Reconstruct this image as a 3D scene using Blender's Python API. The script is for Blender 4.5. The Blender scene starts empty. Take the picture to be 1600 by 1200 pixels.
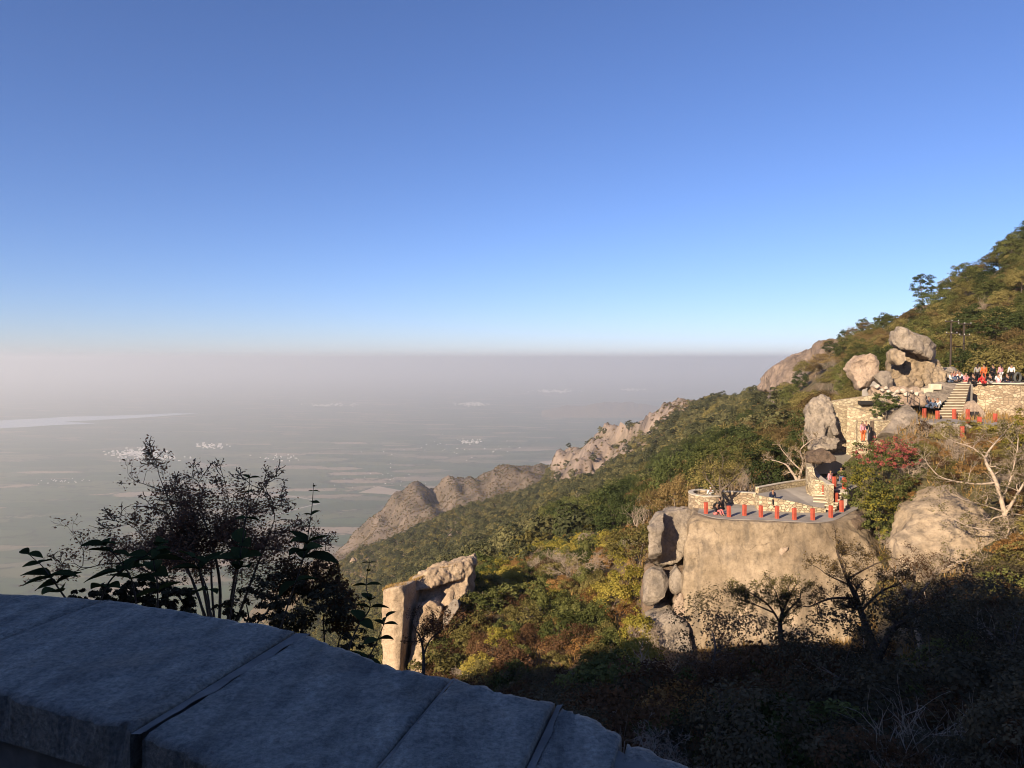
import bpy, bmesh, math, random
import numpy as np
from mathutils import Vector, Matrix, noise as mnoise

# ---------------------------------------------------------------- camera, sky, sun, exposure
SC = bpy.context.scene
COL = SC.collection
F = 1150.0                      # focal length in pixels of the 1600 x 1200 photograph
PITCH = math.radians(-2.0)
cam_d = bpy.data.cameras.new('camera'); cam_d.sensor_width = 36.0; cam_d.lens = 36.0 * F / 1600.0
cam_d.clip_start = 0.05; cam_d.clip_end = 200000.0
cam = bpy.data.objects.new('camera', cam_d); COL.objects.link(cam)
cam.location = (0, 0, 0); cam.rotation_euler = (math.pi / 2 + PITCH, 0, 0)
SC.camera = cam

SUN_EL = math.radians(23.0)
SUN_H = Vector((-0.65, -0.76, 0)).normalized()          # horizontal direction towards the sun
SUN_V = Vector((SUN_H.x * math.cos(SUN_EL), SUN_H.y * math.cos(SUN_EL), math.sin(SUN_EL)))
world = bpy.data.worlds.new('World'); SC.world = world; world.use_nodes = True
wn = world.node_tree; wn.nodes.clear()
sky = wn.nodes.new('ShaderNodeTexSky'); sky.sky_type = 'NISHITA'; sky.sun_disc = False
sky.sun_elevation = SUN_EL; sky.sun_rotation = math.atan2(SUN_H.x, SUN_H.y)
sky.altitude = 1200; sky.air_density = 1.0; sky.dust_density = 0.35; sky.ozone_density = 5.0
bg = wn.nodes.new('ShaderNodeBackground'); bg.inputs['Strength'].default_value = 0.083
wo = wn.nodes.new('ShaderNodeOutputWorld')
tint = wn.nodes.new('ShaderNodeMix'); tint.data_type = 'RGBA'; tint.blend_type = 'MULTIPLY'     # the phone's cool white balance
tint.inputs[0].default_value = 1.0; tint.inputs[7].default_value = (0.87, 0.835, 1.02, 1)
wn.links.new(sky.outputs[0], tint.inputs[6]); wn.links.new(tint.outputs[2], bg.inputs[0]); wn.links.new(bg.outputs[0], wo.inputs[0])

sun_d = bpy.data.lights.new('sun', 'SUN'); sun_d.energy = 5.0; sun_d.angle = math.radians(0.5)
sun_d.color = (1.0, 0.83, 0.62)
sun = bpy.data.objects.new('sun', sun_d); COL.objects.link(sun)
sun.rotation_euler = (-SUN_V).to_track_quat('-Z', 'Y').to_euler()
sun.location = (-40, -50, 60)

SC.view_settings.view_transform = 'Standard'; SC.view_settings.look = 'None'
SC.view_settings.exposure = 0.85; SC.view_settings.gamma = 1.0; SC.view_settings.use_curve_mapping = False
cy = SC.cycles
cy.use_denoising = True; cy.filter_width = 1.0
cy.max_bounces = 6; cy.diffuse_bounces = 2; cy.glossy_bounces = 2; cy.transmission_bounces = 2
cy.volume_bounces = 4; cy.transparent_max_bounces = 8
cy.sample_clamp_indirect = 4.0

# ---------------------------------------------------------------- helpers
RNG = random.Random(7)
def ray(px, py):
    a = (px - 800.0) / F; b = (600.0 - py) / F
    c, s = math.cos(PITCH), math.sin(PITCH)
    return Vector((a, c - b * s, s + b * c))
def P(px, py, Y):
    d = ray(px, py); return d * (Y / d.y)
def PZ(px, py, z):
    d = ray(px, py); return d * (z / d.z)
def slope_of(py):
    d = ray(800, py); return d.z / d.y

def tag(o, label=None, cat=None, group=None, kind=None):
    if label: o['label'] = label
    if cat: o['category'] = cat
    if group: o['group'] = group
    if kind: o['kind'] = kind
    return o
def link(name, me, mats=None, parent=None, loc=None):
    o = bpy.data.objects.new(name, me); COL.objects.link(o)
    if mats is not None and me is not None and len(me.materials) == 0:
        for m in (mats if isinstance(mats, (list, tuple)) else [mats]): me.materials.append(m)
    if parent: o.parent = parent
    if loc is not None: o.location = loc
    return o
def empty(name, loc=(0, 0, 0), rz=0.0):
    o = bpy.data.objects.new(name, None); COL.objects.link(o)
    o.empty_display_size = 0.2; o.location = loc; o.rotation_euler = (0, 0, rz); return o
def mesh_from(name, verts, faces, smooth=False, matidx=None):
    me = bpy.data.meshes.new(name)
    verts = np.asarray(verts, dtype=np.float32).reshape(-1, 3)
    if isinstance(faces, np.ndarray) and faces.ndim == 2:
        n, k = faces.shape
        me.vertices.add(len(verts)); me.vertices.foreach_set('co', verts.ravel())
        me.loops.add(n * k); me.loops.foreach_set('vertex_index', faces.astype(np.int32).ravel())
        me.polygons.add(n); me.polygons.foreach_set('loop_start', np.arange(n, dtype=np.int32) * k)
        me.polygons.foreach_set('loop_total', np.full(n, k, dtype=np.int32))
        me.update(calc_edges=True)
    else:
        me.from_pydata([tuple(v) for v in verts], [], [tuple(f) for f in faces]); me.update()
    if smooth: me.polygons.foreach_set('use_smooth', np.ones(len(me.polygons), dtype=bool))
    if matidx is not None: me.polygons.foreach_set('material_index', np.asarray(matidx, dtype=np.int32))
    return me
def from_bm(name, bm, smooth=False):
    me = bpy.data.meshes.new(name); bm.normal_update(); bm.to_mesh(me); bm.free()
    if smooth: me.polygons.foreach_set('use_smooth', np.ones(len(me.polygons), dtype=bool))
    return me
def bm_box(bm, c, s, rz=0.0, bevel=0.0):
    r = bmesh.ops.create_cube(bm, size=1.0)
    vs = r['verts']
    bmesh.ops.scale(bm, vec=s, verts=vs)
    if bevel > 0:
        es = list({e for v in vs for e in v.link_edges})
        b = bmesh.ops.bevel(bm, geom=es, offset=bevel, segments=1, affect='EDGES')
        vs = list({v for f in b['faces'] for v in f.verts} | {v for v in vs if v.is_valid})
    bmesh.ops.rotate(bm, cent=(0, 0, 0), matrix=Matrix.Rotation(rz, 3, 'Z'), verts=vs)
    bmesh.ops.translate(bm, vec=c, verts=vs)
    return vs
def copy_tree(o, parent=None):
    c = o.copy(); COL.objects.link(c)
    if parent: c.parent = parent
    for ch in o.children: copy_tree(ch, c)
    return c

# value noise on numpy arrays
def vnoise(x, y, seed=0):
    xi = np.floor(x).astype(np.int64); yi = np.floor(y).astype(np.int64)
    fx = x - xi; fy = y - yi
    fx = fx * fx * (3 - 2 * fx); fy = fy * fy * (3 - 2 * fy)
    def h(a, b):
        n = (a * 374761393 + b * 668265263 + seed * 974634213) & 0xFFFFFFFF
        n = ((n ^ (n >> 13)) * 1274126177) & 0xFFFFFFFF
        return ((n ^ (n >> 16)) & 0xFFFF) / 32767.5 - 1.0
    a = h(xi, yi); b = h(xi + 1, yi); c = h(xi, yi + 1); d = h(xi + 1, yi + 1)
    return (a * (1 - fx) + b * fx) * (1 - fy) + (c * (1 - fx) + d * fx) * fy
def fbm(x, y, octaves=4, seed=0, gain=0.5):
    s = 0; a = 1.0
    for i in range(octaves):
        s = s + a * vnoise(x * 2 ** i + 17.3 * i, y * 2 ** i - 9.1 * i, seed + i); a *= gain
    return s
def ridged(x, y, octaves=4, seed=0):
    s = 0; a = 1.0
    for i in range(octaves):
        s = s + a * (1 - 2 * np.abs(vnoise(x * 2 ** i + 5.3 * i, y * 2 ** i + 3.7 * i, seed + i))); a *= 0.5
    return s

# ---------------------------------------------------------------- materials
def mat_new(name):
    m = bpy.data.materials.new(name); m.use_nodes = True
    nt = m.node_tree; b = nt.nodes['Principled BSDF']
    b.inputs['Roughness'].default_value = 0.9
    b.inputs['Specular IOR Level'].default_value = 0.2
    return m, nt, b
def N(nt, t, **kw):
    n = nt.nodes.new(t)
    for k, v in kw.items():
        if k in n.inputs: n.inputs[k].default_value = v
        else: setattr(n, k, v)
    return n
def ramp(nt, fac, stops):
    r = nt.nodes.new('ShaderNodeValToRGB')
    el = r.color_ramp.elements
    while len(el) > 1: el.remove(el[-1])
    el[0].position = stops[0][0]; el[0].color = (*stops[0][1], 1)
    for p, c in stops[1:]:
        e = el.new(p); e.color = (*c, 1)
    nt.links.new(fac, r.inputs[0]); return r.outputs[0]
def mix(nt, fac, a, b, mode='MIX'):
    m = nt.nodes.new('ShaderNodeMix'); m.data_type = 'RGBA'; m.blend_type = mode
    for sock, v in ((m.inputs[0], fac), (m.inputs[6], a), (m.inputs[7], b)):
        if hasattr(v, 'is_linked'): nt.links.new(v, sock)
        elif isinstance(v, (int, float)): sock.default_value = v
        else: sock.default_value = (*v, 1)
    return m.outputs[2]
def coords(nt, scale=(1, 1, 1), kind='Object'):
    tc = nt.nodes.new('ShaderNodeTexCoord'); mp = nt.nodes.new('ShaderNodeMapping')
    mp.inputs['Scale'].default_value = scale
    nt.links.new(tc.outputs[kind], mp.inputs[0]); return mp.outputs[0]
def worldpos(nt, scale=(1, 1, 1)):
    g = nt.nodes.new('ShaderNodeNewGeometry'); mp = nt.nodes.new('ShaderNodeMapping')
    mp.inputs['Scale'].default_value = scale
    nt.links.new(g.outputs['Position'], mp.inputs[0]); return mp.outputs[0]
def noise_n(nt, vec, scale, detail=4, rough=0.55):
    n = N(nt, 'ShaderNodeTexNoise', Scale=scale, Detail=detail, Roughness=rough)
    nt.links.new(vec, n.inputs['Vector']); return n.outputs[0]
def bump(nt, b, h, strength, dist):
    n = N(nt, 'ShaderNodeBump', Strength=strength, Distance=dist)
    nt.links.new(h, n.inputs['Height']); nt.links.new(n.outputs[0], b.inputs['Normal']); return n
def math_n(nt, op, a, b=None):
    m = nt.nodes.new('ShaderNodeMath'); m.operation = op
    for i, v in enumerate((a, b)):
        if v is None: continue
        if hasattr(v, 'is_linked'): nt.links.new(v, m.inputs[i])
        else: m.inputs[i].default_value = v
    return m.outputs[0]
def simple(name, col, rough=0.85, var=0.12, scale=6.0, metallic=0.0):
    m, nt, b = mat_new(name)
    v = coords(nt)
    f = noise_n(nt, v, scale, 3)
    c = ramp(nt, f, [(0.3, tuple(x * (1 - var) for x in col)), (0.7, tuple(min(1, x * (1 + var)) for x in col))])
    nt.links.new(c, b.inputs['Base Color']); b.inputs['Roughness'].default_value = rough
    b.inputs['Metallic'].default_value = metallic
    return m
def rock_mat(name, cols, scale=0.35, streak=0.5, bumpd=0.15, streakcol=(0.09, 0.075, 0.06)):
    m, nt, b = mat_new(name)
    v = worldpos(nt)
    n1 = noise_n(nt, v, scale, 8, 0.62)
    base = ramp(nt, n1, [(0.30, cols[0]), (0.48, cols[1]), (0.62, cols[2]), (0.78, cols[1])])
    n2 = noise_n(nt, v, scale * 14, 6, 0.7)
    base = mix(nt, 0.55, base, ramp(nt, n2, [(0.3, (0.35, 0.33, 0.31)), (0.55, (0.95, 0.95, 0.95)), (0.75, (1.25, 1.25, 1.25))]), 'MULTIPLY')
    # dark lichen patches and a few thin cracks
    nl = noise_n(nt, v, scale * 2.2, 9, 0.7)
    base = mix(nt, math_n(nt, 'MULTIPLY', ramp(nt, nl, [(0.54, (0, 0, 0)), (0.64, (1, 1, 1))]), 0.55), base, streakcol)
    wz = N(nt, 'ShaderNodeTexNoise', Scale=scale * 1.5, Detail=4); nt.links.new(v, wz.inputs['Vector'])
    wa = N(nt, 'ShaderNodeVectorMath', operation='MULTIPLY_ADD'); nt.links.new(wz.outputs[1], wa.inputs[0]); wa.inputs[1].default_value = (2.2, 2.2, 2.2); nt.links.new(v, wa.inputs[2])
    vc = N(nt, 'ShaderNodeTexVoronoi', Scale=scale * 0.55, feature='DISTANCE_TO_EDGE'); nt.links.new(wa.outputs[0], vc.inputs['Vector'])
    ck = ramp(nt, vc.outputs['Distance'], [(0.002, (1, 1, 1)), (0.007, (0, 0, 0))])
    ck = math_n(nt, 'MULTIPLY', ck, ramp(nt, nl, [(0.42, (0, 0, 0)), (0.55, (1, 1, 1))]))
    base = mix(nt, math_n(nt, 'MULTIPLY', ck, 0.4), base, (0.05, 0.04, 0.03))
    vs = worldpos(nt, (0.9, 0.9, 0.07))
    n3 = noise_n(nt, vs, 1.4, 5, 0.6)
    st = ramp(nt, n3, [(0.50, (0, 0, 0)), (0.68, (1, 1, 1))])
    base = mix(nt, math_n(nt, 'MULTIPLY', st, streak), base, streakcol)
    nt.links.new(base, b.inputs['Base Color'])
    n4 = noise_n(nt, v, scale * 5, 10, 0.7)
    hh = math_n(nt, 'SUBTRACT', n4, math_n(nt, 'MULTIPLY', ck, 0.15))
    bump(nt, b, hh, 1.0, bumpd * 2.0)
    return m
# ---------------------------------------------------------------- terrain: a fan of columns in front of the camera
PLAIN_Z = -700.0
CO = {   # photograph column -> (row of the ground, distance in metres) from near to far
 -800: [(1300,3),(1300,8),(1260,25),(1230,100),(1210,400),(1180,900),(1160,1300),(1160,3000)],
 100: [(1330,3),(1320,8),(1280,25),(1240,100),(1210,400),(1170,900),(1140,1400),(1100,3000)],
 380: [(1330,3),(1320,8),(1280,25),(1220,100),(1150,330),(1070,800),(1000,1400),(960,2100),(950,3000)],
 470: [(1330,3),(1310,8),(1260,25),(1170,90),(1060,300),(960,560),(925,760),(915,900),(880,1500),(880,3000)],
 560: [(1330,3),(1300,8),(1240,25),(1150,70),(1060,220),(960,400),(905,560),(862,690),(880,800),(858,960),(822,1040),(900,1300),(880,3000)],
 640: [(1330,3),(1290,8),(1220,22),(1130,52),(1120,60),(1080,75),(980,180),(890,400),(835,620),(830,780),(800,930),(768,1060),(850,1300),(880,3000)],
 690: [(1330,3),(1280,8),(1200,22),(1110,49),(1050,58),(960,68),(915,84),(897,250),(855,460),(812,620),(812,780),(785,930),(760,1060),(840,1300),(880,3000)],
 760: [(1330,3),(1270,8),(1180,24),(1090,47),(1010,57),(945,66),(905,80),(892,120),(870,240),(825,450),(785,620),(790,780),(765,920),(740,1060),(830,1300),(880,3000)],
 850: [(1330,3),(1260,8),(1170,26),(1080,46),(990,60),(915,78),(868,105),(842,160),(805,330),(760,600),(765,780),(745,920),(724,1040),(820,1300),(880,3000)],
 875: [(1330,3),(1260,8),(1170,26),(1080,45),(985,59),(910,76),(860,102),(830,150),(795,310),(755,540),(735,640),(700,740),(740,900),(800,1300),(880,3000)],
 950: [(1330,3),(1250,8),(1170,24),(1080,42),(990,55),(925,70),(860,90),(820,120),(795,180),(770,290),(748,430),(730,550),(666,690),(720,850),(800,1300),(880,3000)],
 1010: [(1330,3),(1250,8),(1175,22),(1090,38),(1030,48),(960,58),(860,74),(812,98),(785,150),(760,220),(730,330),(700,480),(648,640),(700,800),(780,1300),(880,3000)],
 1060: [(1330,3),(1250,8),(1190,20),(1110,34),(1060,44),(1015,52),(960,58),(830,64),(805,72),(782,95),(755,150),(720,240),(690,350),(655,480),(632,600),(690,800),(770,1300),(880,3000)],
 1130: [(1330,3),(1250,8),(1195,20),(1120,32),(1070,41),(1030,48),(1005,53),(960,58),(810,62),(785,68),(765,85),(735,120),(700,190),(665,300),(630,440),(614,520),(680,800),(760,1300),(880,3000)],
 1195: [(1330,3),(1250,8),(1195,20),(1120,31),(1070,39),(1030,46),(1005,52),(960,57),(810,61),(778,68),(755,82),(725,105),(690,150),(650,220),(622,300),(612,380),(690,700),(760,1300),(880,3000)],
 1215: [(1330,3),(1250,8),(1195,20),(1120,31),(1070,38),(1030,45),(1005,52),(960,57),(810,61),(778,68),(750,80),(715,105),(680,140),(640,195),(608,250),(590,262),(700,600),(760,1300),(880,3000)],
 1270: [(1330,3),(1250,8),(1195,20),(1110,31),(1060,38),(1030,45),(1005,52),(960,56),(810,60),(770,66),(725,76),(690,90),(655,120),(610,175),(575,220),(550,245),(700,600),(760,1300),(880,3000)],
 1340: [(1330,3),(1250,8),(1195,19),(1100,30),(1050,38),(1020,45),(1000,52),(930,56),(800,59),(730,62),(705,66),(668,74),(640,92),(600,125),(555,175),(512,220),(680,600),(760,1300),(880,3000)],
 1420: [(1330,3),(1250,8),(1195,19),(1090,29),(1000,38),(940,44),(880,47.5),(800,51.5),(740,54.5),(690,58),(663,61.5),(655,67),(625,76),(590,90),(548,118),(508,160),(484,190),(660,600),(760,1300),(880,3000)],
 1500: [(1330,3),(1250,8),(1195,18),(1090,27),(1000,36),(940,42),(880,46),(800,50),(740,53.5),(690,57),(662,61),(652,65),(650,70),(612,76),(588,84),(545,102),(495,132),(448,164),(620,500),(760,1300),(880,3000)],
 1600: [(1330,3),(1250,8),(1200,17),(1090,25),(1000,33),(940,38),(880,42),(800,47),(740,51),(690,55),(662,60),(655,66),(650,69),(606,77),(580,83),(520,98),(450,122),(392,150),(600,500),(760,1300),(880,3000)],
 1850: [(1330,3),(1250,8),(1180,15),(1050,24),(940,32),(840,40),(720,50),(640,60),(570,72),(520,84),(450,98),(380,118),(330,140),(560,500),(760,1300),(880,3000)],
 2600: [(1300,3),(1200,8),(1080,15),(940,24),(820,34),(700,46),(600,60),(520,78),(430,98),(380,120),(360,140),(560,500),(760,1300),(880,3000)],
}
TP = np.arange(-800, 2601, 5.0)
TL = np.arange(math.log(2.4), math.log(3000), 0.0165)
def build_terrain():
    keys = sorted(CO)
    prof = []
    for k in keys:
        l = np.array([math.log(d) for _, d in CO[k]]); s = np.array([slope_of(p) for p, _ in CO[k]])
        prof.append(np.interp(TL, l, s))
    prof = np.array(prof)
    G = np.empty((len(TP), len(TL)))
    for j in range(len(TL)): G[:, j] = np.interp(TP, keys, prof[:, j])
    # soften along both directions, so that no column shows
    def blur(a, n, ax):
        w = np.hanning(n + 2)[1:-1]; w /= w.sum()
        pad = [(0, 0), (0, 0)]; pad[ax] = (n // 2, n // 2)
        b = np.pad(a, pad, mode='edge')
        return np.apply_along_axis(lambda r: np.convolve(r, w, mode='valid'), ax, b)
    G = blur(G, 9, 0); G = blur(G, 5, 1)
    U, L = np.meshgrid(TP, TL, indexing='ij'); Y = np.exp(L)
    X = (U - 800) / F * Y
    far = np.clip((L - math.log(350)) / 1.2, 0, 1)
    mid = np.clip((L - math.log(25)) / 1.5, 0, 1)
    G = G + mid * 0.0035 * fbm(U / 55, L * 7, 4, 3)
    # weathered spur and its ravines, rocky face beyond the wood
    spur = np.exp(-((L - math.log(1000)) / 0.20) ** 2) * np.clip((U - 430) / 80, 0, 1) * np.clip((880 - U) / 40, 0, 1)
    G = G + spur * (0.0130 * ridged((U + 150 * L) / 75, L * 3 , 4, 11) - 0.004)
    for (cx, hgt, w) in ((640, .010, 26), (702, .007, 16), (780, .007, 40), (832, .006, 28), (672, -.011, 12), (741, -.006, 12)):
        G = G + spur * hgt * np.exp(-((U + 90 * (L - math.log(1050)) - cx) / w) ** 2)
    face = np.clip((L - math.log(470)) / 0.15, 0, 1) * np.clip((math.log(900) - L) / 0.15, 0, 1) * np.clip((U - 855) / 15, 0, 1) * np.clip((1130 - U) / 60, 0, 1)
    rel = ridged((U * 0.8 + 260 * L) / 26, (L * 160 - U * 0.35) / 40, 4, 21)
    G = G + face * 0.0150 * (rel - 0.3)
    G = G + 0.0016 * far * fbm(U / 11, L * 32, 3, 5)
    Z = G * Y
    Z = np.maximum(Z, PLAIN_Z - 3 - 2 * fbm(U / 30, L * 8, 2, 8))
    rockm = np.clip(face * (0.80 + 0.4 * rel + 0.5 * fbm(U / 20, L * 20, 3, 31)), 0, 1)
    dome = np.exp(-(((U - 1238) / 52) ** 2)) * np.exp(-((L - math.log(248)) / 0.13) ** 2)
    rockm = np.maximum(rockm, np.clip(dome * 1.8 - 0.3, 0, 1))
    rockm = np.maximum(rockm, np.clip(spur * (0.12 + 0.5 * fbm(U / 14, L * 26, 4, 41)), 0, 0.8))
    shelf = np.exp(-(((U - 1110) / 60) ** 2)) * np.exp(-((L - math.log(520)) / 0.1) ** 2)
    rockm = np.maximum(rockm, np.clip(shelf * (0.6 + fbm(U / 20, L * 30, 3, 44)), 0, 1))
    for (cu, cd, wu, wl) in ((1375, 195, 26, .05), (1520, 168, 14, .05), (1540, 160, 16, .05), (1330, 205, 16, .06), (560, 560, 8, .03), (700, 520, 10, .03)):
        rockm = np.maximum(rockm, np.clip(1.7 * np.exp(-((U - cu) / wu) ** 2 - ((L - math.log(cd)) / wl) ** 2) + .5 * fbm(U / 9, L * 40, 3, 45) - .5, 0, 1))
    return X, Y, Z, U, L, rockm, spur
TX, TY, TZ, TU, TLg, TROCK, TSPUR = build_terrain()
def ground(px, Y):
    i = (px - TP[0]) / 5.0; j = (math.log(Y) - TL[0]) / 0.0165
    i = min(max(i, 0), len(TP) - 1.001); j = min(max(j, 0), len(TL) - 1.001)
    a, b = int(i), int(j); fi, fj = i - a, j - b
    z = TZ[a, b] * (1 - fi) * (1 - fj) + TZ[a + 1, b] * fi * (1 - fj) + TZ[a, b + 1] * (1 - fi) * fj + TZ[a + 1, b + 1] * fi * fj
    return z
def ground_hit(px, row, near=6.0):
    """distance at which the photograph's ray (px, row) first meets the ground"""
    k = slope_of(row)
    for l in np.arange(math.log(near), math.log(2500), 0.004):
        Y = math.exp(l)
        if ground(px, Y) / Y >= k: return Y
    return 2500.0
def ground_xy(x, y): return ground(800 + F * x / y, y)
def row_of(z, Y):           # photograph row at which a point of height z and distance Y shows
    c, s = math.cos(PITCH), math.sin(PITCH); k = z / Y
    return 600 - F * (k * c - s) / (c + k * s)

def terrain_material():
    m, nt, b = mat_new('hillside_ground')
    v = worldpos(nt)
    n1 = noise_n(nt, v, 0.05, 6, 0.6); n2 = noise_n(nt, v, 0.6, 6, 0.65)
    soil = ramp(nt, n2, [(0.3, (0.10, 0.065, 0.035)), (0.5, (0.20, 0.135, 0.07)), (0.7, (0.28, 0.19, 0.095))])
    green = ramp(nt, n2, [(0.3, (0.05, 0.042, 0.02)), (0.6, (0.11, 0.092, 0.042)), (0.8, (0.2, 0.155, 0.07))])
    c = mix(nt, ramp(nt, n1, [(0.42, (0, 0, 0)), (0.58, (1, 1, 1))]), soil, green)
    at = N(nt, 'ShaderNodeAttribute', attribute_name='rock')
    sp = N(nt, 'ShaderNodeAttribute', attribute_name='spur')
    nf = noise_n(nt, v, 0.035, 9, 0.68)
    scrub = ramp(nt, nf, [(0.35, (0.075, 0.058, 0.04)), (0.5, (0.14, 0.105, 0.072)), (0.65, (0.20, 0.15, 0.10))])
    c = mix(nt, sp.outputs['Fac'], c, scrub)
    nr = noise_n(nt, worldpos(nt, (1, 1, 0.5)), 0.09, 9, 0.65)
    rk = ramp(nt, nr, [(0.32, (0.11, 0.085, 0.07)), (0.46, (0.25, 0.19, 0.145)), (0.62, (0.37, 0.275, 0.205)), (0.8, (0.27, 0.20, 0.15))])
    c = mix(nt, at.outputs['Fac'], c, rk)
    nt.links.new(c, b.inputs['Base Color'])
    h = noise_n(nt, v, 0.5, 8, 0.7); bump(nt, b, h, 0.8, 0.6)
    return m
def add_attr(me, name, arr):
    a = me.attributes.new(name, 'FLOAT', 'POINT'); a.data.foreach_set('value', np.asarray(arr, dtype=np.float32).ravel())
def grid_faces(n, m):
    i = np.arange(n * m).reshape(n, m)
    return np.stack([i[:-1, :-1], i[1:, :-1], i[1:, 1:], i[:-1, 1:]], -1).reshape(-1, 4)
me = mesh_from('hillside', np.stack([TX, TY, TZ], -1), grid_faces(*TX.shape), True)
add_attr(me, 'rock', TROCK); add_attr(me, 'spur', np.clip(TSPUR * 1.6, 0, 1))
M_GROUND = terrain_material()
tag(link('hillside', me, M_GROUND), kind='structure')

# the hill at the camera's back, which shades the parapet and the wood below it
RIDGE = [(-75,-4,-14),(-60,-5,2),(-47,-9,10.5),(-38,-11,13.2),(-24,-19,18.4),(-8,-30,24),(20,-42,29),(60,-52,30)]
def back_hill():
    xs = np.arange(-110, 62, 1.0); ys = np.arange(-95, 3.1, 1.0)
    X, Y = np.meshgrid(xs, ys, indexing='ij')
    best = np.full(X.shape, -1e9)
    for (a, b) in zip(RIDGE[:-1], RIDGE[1:]):
        ax, ay, az = a; bx, by, bz = b
        t = np.clip(((X - ax) * (bx - ax) + (Y - ay) * (by - ay)) / ((bx - ax) ** 2 + (by - ay) ** 2), 0, 1)
        d = np.hypot(X - (ax + t * (bx - ax)), Y - (ay + t * (by - ay)))
        best = np.maximum(best, az + t * (bz - az) - 0.85 * np.maximum(d - 2, 0))
    Z = best + 0.6 * fbm(X / 5, Y / 5, 4, 2)
    low = -3.2 - 0.10 * np.hypot(X, Y) * np.clip(-X / 40, 0, 3)
    # level ground of the viewing terrace
    r = np.hypot(X, Y + 3)
    Z = np.where(r < 9, np.minimum(Z, -1.62), Z)
    Z = np.maximum(Z, np.where(r < 12, -1.75, low) + 0 * X)
    cut = (Y > 1.0)
    Z = np.where(cut, np.minimum(Z, -3.4), Z)
    return mesh_from('hill', np.stack([X, Y, Z], -1), grid_faces(*X.shape), True)
tag(link('hill', back_hill(), M_GROUND), kind='structure')

# ---------------------------------------------------------------- the plain far below
def plain_material():
    m, nt, b = mat_new('farmland')
    v = worldpos(nt, (1, 1, 0))
    mp = N(nt, 'ShaderNodeMapping'); mp.inputs['Rotation'].default_value = (0, 0, 0.35); mp.inputs['Scale'].default_value = (1 / 300, 1 / 120, 1)
    nt.links.new(v, mp.inputs[0])
    nz = N(nt, 'ShaderNodeTexNoise', Scale=0.9, Detail=3); nt.links.new(mp.outputs[0], nz.inputs['Vector'])
    vm = N(nt, 'ShaderNodeVectorMath', operation='ADD'); nt.links.new(mp.outputs[0], vm.inputs[0]); nt.links.new(nz.outputs[1], vm.inputs[1])
    vo = N(nt, 'ShaderNodeTexVoronoi', Scale=1.0); nt.links.new(vm.outputs[0], vo.inputs['Vector'])
    sep = N(nt, 'ShaderNodeSeparateColor'); nt.links.new(vo.outputs['Color'], sep.inputs[0])
    fld = ramp(nt, sep.outputs[0], [(0.0, (0.03, 0.06, 0.02)), (0.3, (0.055, 0.09, 0.035)), (0.5, (0.11, 0.12, 0.055)), (0.66, (0.035, 0.065, 0.025)), (0.80, (0.18, 0.15, 0.09)), (0.92, (0.30, 0.22, 0.15)), (1.0, (0.14, 0.14, 0.07))])
    big = noise_n(nt, v, 1 / 2600, 4, 0.6)
    fld = mix(nt, ramp(nt, big, [(0.44, (0, 0, 0)), (0.62, (0.75, 0.75, 0.75))]), fld, (0.05, 0.075, 0.035))
    vo2 = N(nt, 'ShaderNodeTexVoronoi', Scale=1.0, feature='DISTANCE_TO_EDGE'); nt.links.new(vm.outputs[0], vo2.inputs['Vector'])
    edge = ramp(nt, vo2.outputs['Distance'], [(0.02, (1, 1, 1)), (0.09, (0, 0, 0))])
    br = noise_n(nt, v, 1 / 60, 3, 0.6)
    edge = math_n(nt, 'MULTIPLY', edge, ramp(nt, br, [(0.45, (0, 0, 0)), (0.55, (1, 1, 1))]))
    fld = mix(nt, edge, fld, (0.02, 0.032, 0.015))
    tr = noise_n(nt, v, 1 / 28, 3, 0.6)
    fld = mix(nt, ramp(nt, tr, [(0.60, (0, 0, 0)), (0.66, (0.7, 0.7, 0.7))]), fld, (0.02, 0.035, 0.016))
    nt.links.new(fld, b.inputs['Base Color'])
    return m
E = 65000.0
xs = np.array([-E, -20000, -8000, -3000, 0, 3000, 8000, 20000, E]); ys = np.array([-E, -8000, 0, 1200, 3000, 6000, 12000, 25000, E])
X, Y = np.meshgrid(xs, ys, indexing='ij')
tag(link('plain', mesh_from('plain', np.stack([X, Y, np.full(X.shape, PLAIN_Z)], -1), grid_faces(9, 9)), plain_material()), kind='structure')
# ---------------------------------------------------------------- vegetation builders
def leaf_mat(name, c_dark, c_mid, c_light, trans=0.25):
    m = bpy.data.materials.new(name); m.use_nodes = True; nt = m.node_tree; nt.nodes.clear()
    out = nt.nodes.new('ShaderNodeOutputMaterial')
    oi = nt.nodes.new('ShaderNodeObjectInfo')
    g = nt.nodes.new('ShaderNodeNewGeometry')
    at = N(nt, 'ShaderNodeAttribute', attribute_name='tone')
    r = math_n(nt, 'ADD', math_n(nt, 'MULTIPLY', at.outputs['Fac'], 0.5), math_n(nt, 'MULTIPLY', oi.outputs['Random'], 0.5))
    c = ramp(nt, r, [(0.15, c_dark), (0.5, c_mid), (0.85, c_light)])
    d = nt.nodes.new('ShaderNodeBsdfDiffuse'); t = nt.nodes.new('ShaderNodeBsdfTranslucent'); mx = nt.nodes.new('ShaderNodeMixShader')
    nt.links.new(c, d.inputs[0]); nt.links.new(c, t.inputs[0]); mx.inputs[0].default_value = trans
    nt.links.new(d.outputs[0], mx.inputs[1]); nt.links.new(t.outputs[0], mx.inputs[2]); nt.links.new(mx.outputs[0], out.inputs[0])
    return m
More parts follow.
